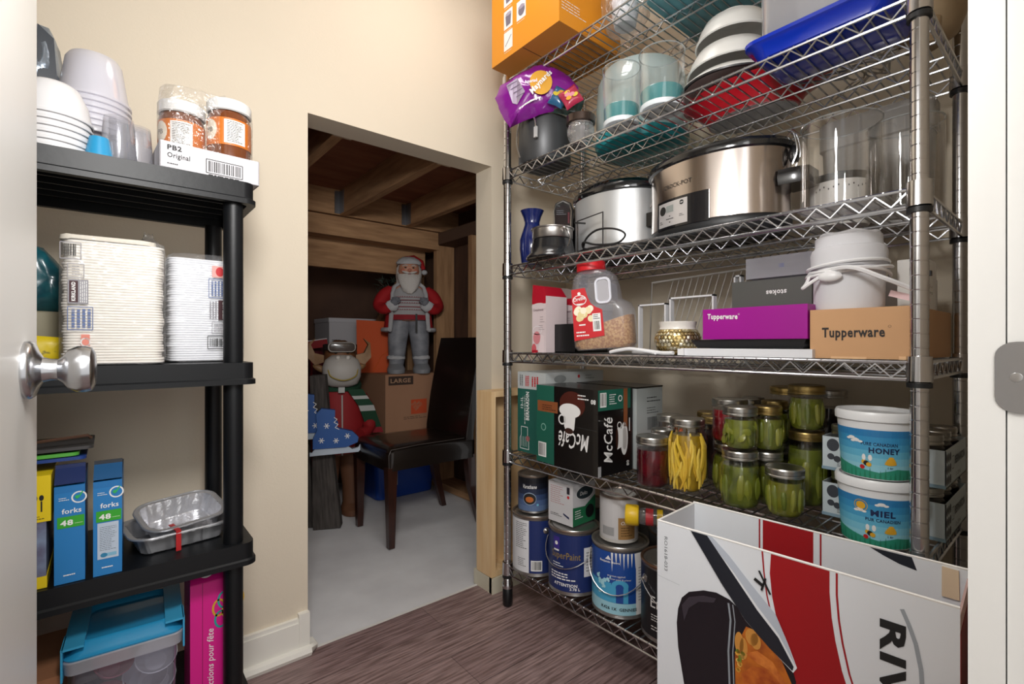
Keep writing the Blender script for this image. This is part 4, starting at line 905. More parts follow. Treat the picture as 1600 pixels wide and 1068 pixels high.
def oval_cooker(label, loc, rz, A_, B_, H, body, rim, panel, base=BLACKP, lidc=None, lidh=.03):
    """A_ half length (local y), B_ half depth (local x)"""
    t = thing('slow_cooker', label, 'slow cooker', loc, rz, 'slow cookers on the third shelf from the top')
    def ov(pr, nm, m, **k): return MB().lathe(pr, 64, sx=B_, sy=A_).build(nm, m, t, **k)
    # superellipse look through a lathe with unit radius
    ov([(0, .004), (.93, .004), (.955, .0), (1.0, .012), (1.01, .026), (.985, .034)], 'base', base)
    ov([(.965, .03), (1.0, .034), (.99, H * .5), (1.0, H - .004)], 'shell', body)
    ov([(.99, H - .006), (1.045, H - .002), (1.06, H + .008), (1.03, H + .017), (.97, H + .02), (.93, H + .014)], 'crock_rim', rim)
    ov([(.97, H + .014), (.95, H + .022), (.86, H + lidh + .004), (.5, H + lidh + .010), (0, H + lidh + .012)], 'lid', lidc or film('smoked_lid', '#3a3a40', .9, .04, .5, '#16161a'))
    MB().lathe([(0, H + lidh + .008), (.024, H + lidh + .01), (.026, H + lidh + .022), (0, H + lidh + .026)], 20, sx=1, sy=1.6).build('lid_knob', mat('#141416', .3), t)
    return t
BR = mat('#c6bcb6', .2, 1., bump=.02, bscale=300, stretch=(1, 1, .02)); BRW = mat('#c9cbcc', .38, .55); CROCK = mat('#17181a', .14, coat=.7)
t = oval_cooker('silver oval slow cooker with black base, left of the big one', (1.315, 1.030, ZC + .001), 0, .157, .116, .205, BRW, CROCK, 0)
b = MB(); b.box(-.05, -.172, .08, .02, -.150, .12); b.build('handle', mat('#141416', .3), t, bevel=.008)
MB().tube(chain((-.03, -.168, .215), (-.045, -.185, .19), (-.05, -.18, .16), (-.06, -.172, .13)), .003, 6).build('lid_clip', CHROME, t)
MB().tube(chain((-.03, -.175, .11), (-.04, -.2, .09), (-.03, -.2, .04), (-.045, -.19, .01)), .0045, 6).build('cord', INK, t)
t = oval_cooker('large brushed steel slow cooker with digital panel and black handle', (1.268, .66, ZC + .001), 0, .185, .125, .198, BR, CROCK, 0, lidh=.024)
# parameter along the ellipse for prints: s is angle in radians from -x toward -y
def ell(th, z, off=0, A_=.185, B_=.125): return Vector((-(B_ + off) * math.cos(th), -(A_ + off) * math.sin(th), z))
p = Print(lambda s_, tt, l_: ell(s_, tt, .0006 + l_), .04)
p.text(mat('#332c2a', .4), 'CROCK-POT', -.50, .134, h=.011, w=.5, L=1)
p.build('lettering', t)
b = MB(); L1 = [];
for th in [x * .05 for x in range(-13, 6)]: L1.append(th)
for th0, th1 in zip(L1, L1[1:]):
    q = [ell(th0, .028, .003), ell(th1, .028, .003), ell(th1, .105, .003), ell(th0, .105, .003)]; q2 = [ell(th0, .028, -.004), ell(th1, .028, -.004), ell(th1, .105, -.004), ell(th0, .105, -.004)]
    a = [b.v(x) for x in q]; c = [b.v(x) for x in q2]; b.f(a); b.f((a[0], a[1], c[1], c[0])); b.f((a[3], a[2], c[2], c[3]))
    if th0 == L1[0]: b.f((a[0], a[3], c[3], c[0]))
    if th1 == L1[-1]: b.f((a[1], a[2], c[2], c[1]))
b.build('control_panel', mat('#15161a', .2, coat=.4), t)
p = Print(lambda s_, tt, l_: ell(s_, tt, .0034 + l_), .05); PS = mat('#c9c6c6', .3, .4)
p.rect(PS, -.6, .034, -.05, .098, 1).rect(mat('#8a8f8c', .3), -.42, .07, -.28, .088, 2).circ(INK, -.5, .078, .07, .012, L=1.5).rect(PS, -.6, .062, -.5, .066, 2)
p.lines(INK, -.57, .042, -.5, .052, 2, 2).lines(INK, -.42, .05, -.28, .056, 1, 2).lines(INK, -.18, .052, -.1, .060, 2, 2).circ(INK, -.35, .06, .012, .0015, L=2).circ(INK, -.35, .044, .012, .0015, L=2).ring(INK, -.14, .088, .03, .004, .004, L=2)
p.build('printed_panel', t)
# handle at the near end
b = MB(); b.loft([[(x * w_ , yy, z_ + .115) for x, z_ in ((-.045, -.018), (.045, -.018), (.05, .0), (.045, .018), (-.045, .018), (-.05, 0))] for yy, w_ in ((-.176, 1), (-.2, .95), (-.222, .85), (-.238, .65))]); b.build('handle', mat('#121214', .22, coat=.5), t, bevel=.004, seg=3)
MB().ball((-.005, -.196, .175), (.008, .012, .022), 10, 8).build('clip_base', mat('#121214', .3), t)
MB().tube(chain((-.012, -.196, .15), (-.012, -.206, .18), (-.012, -.198, .222), (-.012, -.186, .232)), .0022, 6).tube(chain((.008, -.196, .15), (.008, -.206, .18), (.008, -.198, .222), (.008, -.186, .232)), .0022, 6).build('lid_clip', CHROME, t, kind='stuff')
# wire stand with black cord in front of silver cooker
t = thing('wire_stand', 'small black wire stand with coiled cord in front of the silver slow cooker', 'stand', (1.142, .985, ZC + .001), 0); DW = mat('#4a4848', .35, .8)
b = MB(); b.tube([(-.01, .055, .004), (-.01, .055, .105), (.01, -.03, .12), (.01, -.03, .004), (-.01, .055, .004)], .0028, 6); b.tube([(-.025, .055, .098), (.02, .05, .102)], .0028, 6).tube([(-.01, .055, .004), (.03, .04, .004), (.035, -.03, .004), (.01, -.03, .004)], .0028, 6); b.build('stand_wire', DW, t)
MB().tube(chain((.02, .06, .01), (0, .03, .045), (-.005, -.02, .065), (-.01, -.09, .055), (0, -.12, .035), (0, -.09, .015), (-.012, -.02, .02), (-.01, .03, .035), (.01, .045, .02), (0, -.02, .008), (.005, -.08, .012)), .0032, 6).build('cord', INK, t)
# clear canisters
for i, (x, y, R, H, lb) in enumerate(((1.187, .345, .0735, .182, 'clear plastic cylinder next to the big slow cooker handle'), (1.305, .262, .067, .185, 'second clear plastic cylinder directly behind the rack post'))):
    t = thing('clear_cylinder', lb, 'canister', (x, y, ZC + .001), 0, 'clear plastic cylinders')
    MB().lathe([(0, .001), (R - .001, 0), (R, .002), (R, H), (R - .003, H), (R - .003, .003)], 44).build('cylinder_wall', GLASS, t)
    MB().lathe([(R - .0032, H - .001), (R, H - .0005), (R + .0006, H + .001), (R - .002, H + .0015)], 44).build('rim', film('rim_clear', '#e8eef0', .9, .05, .35, '#dfe6ea'), t)
    MB().lathe([(0, .003), (R - .0035, .003), (R - .0035, .0045), (0, .0045)], 36).build('base', film('base_frost', '#eeeeee', .5, .2, .5), t)
t = thing('kitchen_scale', 'white drum with black band and fine marks, behind the clear cylinders', 'drum', (1.36, .398, ZC + .001))
MB().lathe([(0, 0), (.058, 0), (.061, .006), (.061, .105), (0, .105)], 44).build('drum_body', mat('#e6e3de', .5), t); MB().lathe([(.061, .103), (.0625, .104), (.0625, .120), (.055, .122), (0, .118)], 44).build('band', mat('#2d2f30', .4), t)
p = Print(wrap(.0612, 222, 0), .008)
for k in range(16): p.rect(INK, -.08 + k * .01, .082 + .003 * ((k * 7) % 3), -.08 + k * .01 + .0025, .086 + .003 * ((k * 7) % 3), 1)
p.text(INK, 'g', 0, .03, h=.01).lines(INK, -.03, .02, .03, .035, 2); p.build('printed_marks', t)
t = thing('tall_bin', 'tall translucent plastic bin at the back right of the slow cooker shelf', 'bin', (1.477, .352, ZC + .001)); MK = film('milky_bin', '#d9d6d4', .4, .25, .62, '#b5b0aa')
MB().loft([[(x, y, z) for x, y in rrect(-.036 - g, -.105 - g, .036 + g, .105 + g, .02, 4)] for g, z in ((0, 0), (.006, .22))], True, False).build('bin_wall', MK, t)
MB().loft([[(x, y, z) for x, y in rrect(-.036 - g, -.105 - g, .036 + g, .105 + g, .022, 4)] for g, z in ((.008, .218), (.012, .222), (.012, .285), (.008, .292))], False, True).build('bin_lid', film('milky_lid', '#dcdcdc', .5, .15, .55, '#c3c0bd'), t)

# ================================================================ shelf B
t = thing('stock_pot', 'dark grey hard-anodised pot with wire bail at the left end of the upper shelf', 'pot', (1.178, 1.238, ZB + .001)); AN = mat('#4a4b4d', .4, .35)
MB().lathe([(0, 0), (.086, 0), (.091, .006), (.091, .14), (.094, .143), (.094, .146), (.088, .146), (.087, .01), (0, .008)], 48).build('pot_body', AN, t)
MB().tube(chain((-.088, .03, .02), (-.098, .035, .07), (-.096, .03, .125), (-.1, .005, .153), (-.098, -.035, .15), (-.094, -.055, .115), (-.094, -.058, .075)), .0032, 8).build('bail', BAILM, t)
MB().box(-.099, -.064, .06, -.092, -.052, .095).build('thermometer_tag', mat('#bdbdbd', .35), t, bevel=.001)
# candy bags leaning out over the pot
k_ = 1.6 / 760
ol = [(-68, 0), (-60, -22), (-46, -46), (-34, -40), (0, -27), (36, -18), (58, -6), (62, 14), (48, 32), (26, 46), (6, 52), (-8, 50), (-32, 38), (-60, 20)]
ol = [(x * k_ * 1.0, z * k_) for x, z in ol]
PUR = mat('#7d1486', .2, coat=.6, bump=.3, bscale=30)
t, M_, cc = pouch('candy_bag', 'shiny purple candy bag slumped over the dark pot', 'bag', (1.092, 1.175, 1.745), -42, ol, .085, PUR, seed=3, crinkle=.012)
def onbag(s_, tt, l_):
    q = Vector((s_ - cc[0], tt - cc[1])); r = min(1, math.hypot(q.x / .13, q.y / .085)); return Vector((s_, -.0425 * math.sqrt(max(0, 1 - r ** 2.6)) - .0085 - l_ - .004 * (1 - r), tt))
YW = mat('#d9a03a', .35); SIL = mat('#b8a9c0', .3, .5)
p = Print(onbag, .012); p.circ(YW, .006, .024, .036, .04, L=1).text(PW, 'Maynards', -.016, -.020, h=.024, w=.096, rot=48, bold=.06, shear=.2, L=3).text(mat('#f0e8f2', .4), 'Assorted', -.045, .018, h=.012, w=.04, rot=8, bold=.03, L=3)
p.poly(SIL, [(-.105, .02), (-.07, .04), (-.045, -.005), (-.07, -.04), (-.085, -.035)], 2)
for k in range(4): p.line(PW, [(-.078 + k * .016, -.058 + k * .008), (-.03 + k * .012, -.035 + k * .004)], .003, 3)
for k in range(4): p.line(mat('#5c4a68', .4), [(-.1 + k * .009, .016 - k * .012), (-.07 + k * .008, .03 - k * .013)], .002, 3)
p.build('printed_front', t, step=.0005)
def sm(lbl, x, y, z, rz, w_, h_, c, c2, tilt, sd):
    t, _, _ = pouch('candy_bag', lbl, 'bag', (x, y, z), rz, [(-w_, -h_), (0, -h_ * .92), (w_, -h_), (w_ * .95, 0), (w_, h_), (0, h_ * .94), (-w_, h_), (-w_ * .95, 0)], .03, mat(c, .25, coat=.5), tilt=tilt, seed=sd, crinkle=.006, group='small candy packets')
    p = Print(lambda s_, tt, l_: Matrix.Rotation(math.radians(tilt), 3, 'Y') @ Vector((s_, -.0175 - l_, tt)))
    rr = random.Random(sd)
    for k in range(5): p.circ(mat(c2[k % 3], .4), rr.uniform(-.4, .4) * w_, rr.uniform(-.4, .4) * h_, .009, .006, L=1 + k * .1)
    p.build('printed_front', t); return t
sm('small blue candy packet between purple bag and crystal bowl', 1.108, 1.098, 1.722, -48, .026, .031, '#2c5f86', ('#c9b12c', '#3f8a4a', '#c98a2c'), 28, 5)
sm('small pink candy packet just above the crystal bowl', 1.112, 1.05, 1.705, -48, .03, .030, '#b3304f', ('#d9c03a', '#d98a9a', '#e0a02c'), -30, 8)
sm('small dark green candy packet behind the purple bag', 1.165, 1.12, 1.722, -40, .055, .035, '#1f3a34', ('#20242a', '#2f6a4a', '#1a1a2a'), 12, 11)
t = thing('crystal_bowl', 'small cut-glass candle bowl with a dark rim beside the clear cups', 'bowl', (1.142, 1.036, ZB + .001)); CG = film('cut_glass', '#d2d2d4', 1., .03, .2, bump=.8)
MB().lathe([(0, .002), (.022, 0), (.03, .006), (.041, .03), (.043, .05), (.038, .065), (.04, .068)], 18).build('bowl_glass', CG, t, ang=15, smooth=True)
MB().lathe([(.04, .066), (.0455, .069), (.0465, .09), (.043, .092), (.041, .07)], 30).build('dark_rim', mat('#5b4e48', .25, .8), t)
MB().lathe([(.012, .0008), (.026, .0005), (.03, .004), (.024, .006), (.013, .004)], 24).build('silver_foot', mat('#d6d6d8', .2, 1.), t)
TEAL = mat('#1d8f96', .3, coat=.3); TEAL2 = mat('#3ccac2', .35)
t = thing('cake_carrier', 'round teal cake carrier with clear dome behind the two clear cups', 'container', (1.335, .948, ZB + .001)); t.scale = (.94, .94, 1.2)
MB().lathe([(0, .0), (.13, 0), (.15, .006), (.158, .022), (.158, .03), (.15, .03), (0, .026)], 56).build('carrier_base', TEAL, t)
MB().lathe([(.12, .09), (.142, .092), (.147, .125), (.143, .128), (.138, .1), (0, .096)], 56).build('inner_tray', TEAL2, t)
MB().lathe([(.154, .03), (.153, .12), (.148, .18), (.13, .212), (.09, .222), (0, .224)], 56).build('dome', film('dome', '#d7ecec', .6, .08, .8, '#e8f6f6'), t)
MB().lathe([(0, .03), (.10, .03), (.11, .07), (.105, .075), (0, .075)], 40).build('cup_rack', mat('#49b7b9', .4), t)
for x, y, R, H, lb in ((1.128, .868, .0535, .162, 'clear plastic cup with frosted foot, left of the pair'), (1.136, .742, .0595, .152, 'clear plastic cup with frosted foot, right of the pair')):
    t = thing('clear_cup', lb, 'cup', (x, y, ZB + .001), 0, 'pair of clear cups')
    MB().lathe([(R * .92, .003), (R * .96, .01), (R, H), (R - .002, H), (R * .93, .012)], 40).build('cup_wall', GLASS, t); MB().lathe([(0, 0), (R * .9, 0), (R * .94, .004), (R * .94, .012), (0, .012)], 36).build('cup_foot', mat('#dfe6ea', .35), t)
    MB().lathe([(R - .0022, H - .001), (R + .0006, H - .0005), (R + .0006, H + .0012), (R - .002, H + .0014)], 40).build('rim', film('rim_clear', '#e8eef0', .9, .05, .35, '#dfe6ea'), t)
    MB().lathe([(R * .90, .014), (R * .92, .05), (R * .9, .052), (0, .052)], 32).build('inner_insert', film('teal_film', '#9fdfe2', .5, .1, .45, '#7fd2d6'), t)
t = thing('red_bowl', 'wide red bowl with grey base lying under the white bowls', 'bowl', (1.362, .607, ZB + .001)); t.scale = (.78, 1.16, 1); RD = mat('#b30f20', .3, coat=.3)
MB().lathe([(0, .0), (.1, 0), (.102, .004), (.117, .03), (.148, .055), (.162, .062), (.165, .065), (.160, .067), (.143, .060), (.11, .036), (0, .01)], 60).build('bowl_body', RD, t)
MB().lathe([(0, -.0004), (.098, -.0004), (.1008, .001), (.1005, .003)], 48).build('grey_base', mat('#b8b8ba', .45), t)
WB_ = mat('#e0dfdb', .3)
def bowlud(lb, x, y, z, R, H, m, tilt=(0, 0), gp='upturned white bowls'):
    t = thing('mixing_bowl', lb, 'bowl', (x, y, z), rot=(tilt[0], tilt[1], 0), group=gp)
    MB().lathe([(R, 0), (R + .004, .002), (R + .003, .006), (R * .97, .01), (R * .93, H * .45), (R * .8, H * .8), (R * .55, H * .97), (0, H), ], 48).build('bowl_body', m, t)
    MB().lathe([(R * .5, H * .97), (R * .5, H + .006), (R * .45, H + .006), (R * .45, H * .97)], 36).build('foot_ring', m, t); return t
bowlud('widest upturned white dish, bottom of the stack', 1.30, .635, ZB + .068, .126, .035, WB_)
MB_ = [o for o in C.objects if o.name.startswith('mixing_bowl')][-1]; MB().lathe([(.124, -.002), (.130, -.001), (.131, .003), (.126, .004)], 48).build('dark_rim', mat('#2c2a2c', .35), MB_)
bowlud('upturned white bowl in the middle of the stack', 1.30, .632, ZB + .111, .112, .068, WB_)
bowlud('upper white bowl on the stack below the black bowl', 1.298, .625, ZB + .187, .095, .068, WB_)
t = thing('mixing_bowl', 'small black bowl on the clear box beside the white bowls', 'bowl', (1.19, .42, ZB + .232)); MB().lathe([(0, 0), (.03, 0), (.05, .015), (.062, .05), (.06, .05), (.045, .018), (0, .006)], 40).build('bowl_body', mat('#141416', .25, coat=.4), t)
BLUE = mat('#0b2fae', .22, coat=.5, sss=.1)
t = thing('blue_tray', 'long deep-blue plastic tray under the clear box by the rack post', 'tray', (1.184, .364, ZB + .001))
lo = lambda gx, gy, z, r=.03: [(x, y, z) for x, y in rrect(-.09 - gx, -.125 - gy, .09 + gx, .125 + gy, r, 5)]
MB().loft([lo(-.015, -.015, .0), lo(-.005, -.005, .004), lo(.003, .006, .030), lo(.012, .018, .034), lo(.013, .019, .041), lo(.007, .013, .043), lo(0, 0, .04), lo(-.008, -.008, .012)]).build('tray_body', BLUE, t, ang=50)
t = thing('clear_box', 'large milky clear plastic box standing in the blue tray', 'box', (1.187, .366, ZB + .045))
lo2 = lambda g, z: [(x, y, z) for x, y in rrect(-.085 - g, -.115 - g, .085 + g, .115 + g, .03, 5)]
MB().loft([lo2(-.008, 0), lo2(-.002, .006), lo2(.0, .165), lo2(.006, .168), lo2(.006, .176), lo2(0, .178)]).build('box_wall', film('milk_box', '#e4e6ee', .8, .08, .5, '#dcdde2'), t, ang=50)
# utensils at the right rear
t = thing('whisk', 'steel wire whisk lying at the back right of the upper shelf', 'whisk', (1.33, .30, ZB + .022), rot=(PI / 2, 0, math.radians(200)))
for k in range(6):
    a = PI * k / 6; MB().tube([( .02 * math.sin(f * PI) ** .7 * math.cos(a) * (1 if 1 else 0), .02 * math.sin(f * PI) ** .7 * math.sin(a), f * .1) for f in [i / 10 for i in range(11)]], .0012, 4).build('wire', STEEL, t)
MB().lathe([(0, 0), (.006, -.002), (.007, -.08), (0, -.082)], 12).build('handle', STEEL, t)
t = thing('beater_tangle', 'tangle of steel mixer beaters and hooks beside the rack post', 'utensils', (1.40, .33, ZB + .014)); t['kind'] = 'stuff'
b = MB()
for k in range(9):
    rr = random.Random(k + 3); c = Vector((rr.uniform(-.09, .06), rr.uniform(-.05, .08), rr.uniform(0, .03))); a = rr.uniform(0, 3.14); u = Vector((math.cos(a), math.sin(a), 0)); v_ = Vector((-math.sin(a), math.cos(a), rr.uniform(-.4, .4)))
    b.tube([c + u * .03 * math.cos(q) + v_ * .014 * math.sin(q) for q in [i * PI / 6 for i in range(12)]], .0022, 5, closed=True); b.tube([c + u * .03, c + u * .075], .003, 6)
b.build('beaters', STEEL, t, kind='stuff')
BG = mat('#a08a6c', .6)
t = thing('wooden_bowl', 'beige bowl at the far right end of the upper shelf', 'bowl', (1.42, .25, ZB + .05)); MB().lathe([(0, 0), (.03, 0), (.06, .02), (.075, .06), (.078, .09), (.074, .09), (.056, .024), (0, .008)], 36).build('bowl_body', BG, t)
t = thing('egg_cup', 'small beige cup between the beaters', 'cup', (1.31, .225, ZB + .001)); MB().lathe([(0, 0), (.018, 0), (.02, .004), (.01, .016), (.012, .024), (.022, .034), (.023, .05), (.02, .05), (0, .03)], 24).build('cup_body', BG, t)

# ================================================================ shelf A (top)
OR = mat('#d98a12', .45)
D = (.285, .322, .36); t = carton('cookware_box', 'large orange cookware carton overhanging the top shelf edge', 'box', (1.012, 1.002, ZA + .001), D, 0, OR)
MB().box(.0, .0, -.0006, .285, .322, .0004).build('bottom_flaps', mat('#b06f22', .7), t); b = MB().box(.002, .163, -.0012, .283, .1645, 0); b.build('flap_seam', INK, t)
p = Print(front(D)); GY = mat('#6f6876', .4); WH = mat('#e2e1df', .5)
for cx, cy, kd in ((.09, .2, 0), (.16, .2, 1), (.09, .125, 1), (.155, .122, 2), (.09, .055, 3), (.22, .13, 3)):
    if kd == 3 and cx > .2: continue
    p.rect(WH, cx - .024, cy - .03, cx + .02, cy + .03, 1)
    if kd == 0 or kd == 1: p.poly(GY, [(cx - .016, cy + .012), (cx + .014, cy + .018), (cx + .01, cy - .02), (cx - .012, cy - .022)], 2).circ(mat('#a39aa8', .4), cx, cy + .016, .015, .006, L=3)
    elif kd == 2: p.circ(GY, cx, cy - .002, .016, .018, L=2).circ(mat('#9a8fa0', .4), cx, cy + .008, .016, .006, L=3)
    else: p.line(GY, [(cx - .016, cy - .015), (cx + .014, cy + .012)], .0025, 2)
    p.lines(WH, cx - .022, cy - .038, cx + .015, cy - .034, 1, 1)
p.build('printed_front', t)
p = Print(side(D)); p.lines(WH, .01, .04, .12, .075, 4, 1, .25); p.build('printed_side', t)
t = thing('plastic_sack', 'crumpled clear sack of white plastic ware next to the orange carton', 'bag', (1.19, .902, ZA + .001)); t.scale = (.9, .9, 1)
b = MB(); b.lathe([(0, 0), (.06, .0), (.075, .02), (.08, .08), (.07, .14), (.03, .17), (0, .172)], 30, wob=lambda a, z: 1 + .16 * NZ.noise(Vector((math.cos(a * 6.28) * 2.5, math.sin(a * 6.28) * 2.5, z * 28)))); b.build('film', WRAPF, t, ang=20)
for k in range(3): MB().lathe([(0, .004), (.035, .004), (.045, .05), (.043, .05), (.033, .008), (0, .008)], 24, (0, 0, k * .03)).build('white_bowl', mat('#d7d8de', .4), t)
t = thing('teal_bin', 'large translucent teal bin seen through the wires of the top shelf', 'bin', (1.30, .70, ZA + .001)); TB = mat('#5a8f98', .35, sss=.1)
MB().loft([[(x, y, z) for x, y in rrect(-.16 - g, -.10 - g, .16 + g, .10 + g, .03, 5)] for g, z in ((0, 0), (.004, .005), (.012, .15), (.018, .152), (.018, .16))]).build('bin_body', TB, t, ang=50)
# ================================================================ black shelf contents (shelf tops at 1.28, .895, .51, .165; front edge y = 1.16)
# top shelf
D = (.168, .13, .052)
t = thing('jar_carton', 'open white carton with black lettering and barcode holding two peanut powder jars', 'carton', (.078, 1.165, 1.281), 3)
WK = mat('#cfccd0', .6); b = MB(); x, y, h = .178, .15, .052
b.box(0, 0, 0, x, y, .002).box(0, 0, 0, x, .002, h).box(0, y - .002, 0, x, y, h).box(0, 0, 0, .002, y, h).box(x - .002, 0, 0, x, y, h); b.build('carton_tray', WK, t)
p = Print(plane((0, 0, 0), (1, 0, 0), (0, 0, 1))); p.text(INK, 'PB2', .012, .036, h=.010, w=.024, bold=.05).text(INK, 'Original', .012, .018, h=.013, w=.038, bold=.015).lines(INK, .012, .007, .03, .011, 1, 2, .5)
p.line(INK, [(.078, .006), (.145, .006), (.145, .034), (.078, .034), (.078, .006)], .0016).bars(INK, .082, .009, .141, .031, 2, 22, 6).lines(INK, .082, .001, .14, .004, 1, 2, .6); p.build('printed_front', t)
for i, (x, yy, HJ) in enumerate(((.1235, 1.262, .160), (.208, 1.232, .178))):
    t = thing('spread_jar', ['brown peanut powder jar with white lid, left in the white carton', 'brown peanut powder jar with white lid, right in the white carton'][i], 'jar', (x, yy, 1.284), 20 + i * 30, 'peanut powder jars')
    MB().lathe([(0, 0), (.038, 0), (.042, .004), (.0425, HJ - .036), (.037, HJ - .024), (.037, HJ - .018)], 36).build('jar_body', mat('#6b3a1e', .2, coat=.5), t)
    b = MB().lathe([(.0405, HJ - .024), (.0435, HJ - .022), (.0435, HJ - .003), (.042, HJ), (0, HJ)], 40).build('lid', mat('#d9d8d6', .4), t)
    p = Print(wrap(.0428, 250 - (20 + i * 30) - 0, HJ - .108), .006); OG = mat('#c46a1c', .45)
    p.rect(OG, -.1, .008, .1, .066, 1).rect(mat('#d9d6d2', .5), -.01 + .008 * i, .012, .03 + .01 * i, .062, 2).lines(INK, -.006 + .01 * i, .015, .026 + .008 * i, .06, 13, 3, .35).circ(mat('#ded5c4', .5), -.032, .04, .016, .022, L=2).text(INK, 'PB', -.04, .035, h=.01, L=3)
    p.build('printed_label', t)
b = MB().loft([[(x_ * f, y_ * g, z_) for x_, y_ in rrect(-.086, -.048, .086, .048, .03, 4)] for f, g, z_ in ((1, 1.08, .05), (1.0, 1.08, .14), (.98, 1.0, .178), (.7, .75, .186))], False, False)
tf = thing('shrink_film', 'torn clear shrink film around the two brown jars', 'film', (.167, 1.247, 1.284)); b.build('film_sleeve', film('shrink', '#fbfbfb', .55, .12, .04, bump=.8), tf, jitter=.0015)
MB().quad((.0, -.02, .18), (.03, -.03, .193), (.045, .0, .192), (.02, .02, .186)).quad((.0, -.02, .18), (-.02, -.035, .192), (-.01, -.01, .2), (.01, .0, .19)).build('torn_edge', WRAPF, tf)
WHP = mat('#d3d2d6', .35, sss=.1)
for i in range(7):
    t = thing('plastic_tub', '%s translucent white tub in the tall nested stack' % ('lowest', 'second lowest', 'third lowest', 'middle', 'third highest', 'second highest', 'topmost')[i], 'tub', (-.021, 1.335, 1.281 + .078 + i * .012), 0, 'nested white tubs')
    MB().lathe([(.06, 0), (.062, .001), (.062, .006), (.058, .007), (.052, .045), (.046, .085), (.04, .095), (0, .095)], 36).build('tub_wall', film('tubfilm', '#ecebf2', .5, .15, .7, '#f2f1f6'), t)
t = thing('cup_stack', 'clear plastic cups nested upside down under the white tubs', 'cups', (-.021, 1.335, 1.281)); MB().lathe([(.055, 0), (.057, .002), (.056, .07), (.05, .076), (0, .076)], 30).build('cups', film('cupf', '#fafafc', .4, .1, .3, '#f2f2f6'), t)
for i in range(6):
    t = thing('white_bowl', '%s white bowl in the low upturned stack beside the door' % ('lowest', 'second lowest', 'third lowest', 'third highest', 'second highest', 'topmost')[i], 'bowl', (-.077, 1.225, 1.281 + i * .012), 0, 'upturned white bowls beside the door')
    MB().lathe([(.056, 0), (.0575, .001), (.0575, .004), (.055, .006), (.050, .035), (.038, .062), (.030, .068), (0, .068)], 36).build('bowl_wall', mat('#d8d7d8', .4), t)
t = thing('blue_cup', 'small bright blue paper cup in front of the clear cups', 'cup', (-.012, 1.19, 1.281)); MB().lathe([(.0195, 0), (.021, .001), (.015, .034), (.0145, .037), (0, .037)], 26).build('cup_wall', mat('#2a8fbe', .35), t)
for i, (x, y) in enumerate(((.017, 1.215), (.045, 1.245))):
    t = thing('clear_cup', ['clear ribbed cup beside the blue cup', 'stack of clear ribbed cups against the white jar carton'][i], 'cup', (x, y, 1.281), 0, 'clear ribbed cups')
    b = MB()
    for k in range(4): b.lathe([(.028 - .0, .004 * k), (.0288, .004 * k + .002), (.024, .075 + .004 * k), (.0235, .078 + .004 * k), (0, .078 + .004 * k)], 24)
    b.build('cups', film('cupf2', '#fbfbfd', .35, .1, .10, '#f2f2f6'), t, kind='stuff')
t, _, _ = pouch('foil_packet', 'tall silver and blue foil packet standing behind the white bowls', 'packet', (-.112, 1.39, 1.40), 8, [(-.06, 0), (.045, 0), (.05, .05), (.034, .15), (.02, .19), (-.06, .195)], .05, mat('#8f99a5', .28, .7, bump=.6, bscale=35), seed=5, crinkle=.01)
p = Print(lambda s_, tt, l_: Vector((s_, -.027 - l_ + (.02 if s_ > .03 else 0), tt))); p.poly(mat('#1f7ea0', .4), [(-.06, .03), (.03, .02), (.03, .055), (-.06, .06)]).poly(mat('#2a3038', .4), [(.0, .06), (.03, .06), (.024, .16), (.0, .18)]); p.build('printed_front', t)
t = thing('box', 'plain white box supporting the foil packet at the back of the top shelf', 'box', (-.2, 1.345, 1.281)); MB().box(0, 0, 0, .115, .09, .118).build('box_body', WHP, t, bevel=.002)

# middle shelf: packs of paper plates
def plates(x, y, lb, W_, Hh_, nn, c, op, flip=False, rz=0, seed=1):
    t = thing('plate_pack', lb, 'plate pack', (x, y, .896), rz, 'wrapped packs of paper plates'); rr = random.Random(seed); m = mat(c, .7)
    me = None; h = Hh_ / nn
    for k in range(nn):
        dx = rr.uniform(-.002, .002)
        if me is None:
            b = MB(); R1 = rrect(-W_ / 2, -.075, W_ / 2, .075, .018, 3); R0 = rrect(-W_ / 2 + .003, -.072, W_ / 2 - .003, .072, .016, 3)
            b.loft([[(q[0], q[1], 0) for q in R0], [(q[0], q[1], h * .3) for q in R1], [(q[0], q[1], h * .85) for q in R1], [(q[0], q[1], h * .99) for q in R0]]); o = b.build('plate', m, t, ang=80); me = o.data
        else: o = bpy.data.objects.new('plate', me); C.objects.link(o); o.parent = t
        o.location = (dx, 0, k * h + .002)
    b = MB(); g = .004
    P_ = rrect(-W_ / 2 - g, -.075 - g, W_ / 2 + g, .075 + g, .02, 5)
    b.loft([[(q[0] * f, q[1] * f, z) for q in P_] for z, f in ((.001, .97), (.01, 1), (Hh_ * .5, 1.005), (Hh_ * .92, 1.0), (Hh_ + .006, .97), (Hh_ + .014, .78))], False, False)
    b.build('plastic_wrap', film('pack_wrap', '#fefefe', .28, .2, .12, '#f2f2f4', bump=.7), t, jitter=.0012, ang=70)
    return t
def fpl(W_, x0=0): return plane((-W_ / 2, -.0805, 0), (1, 0, 0), (0, 0, 1))
MAR = mat('#3a141c', .5); BL = mat('#5a6c98', .5); GL_ = mat('#8e8c92', .5); OGR = mat('#d98474', .5)
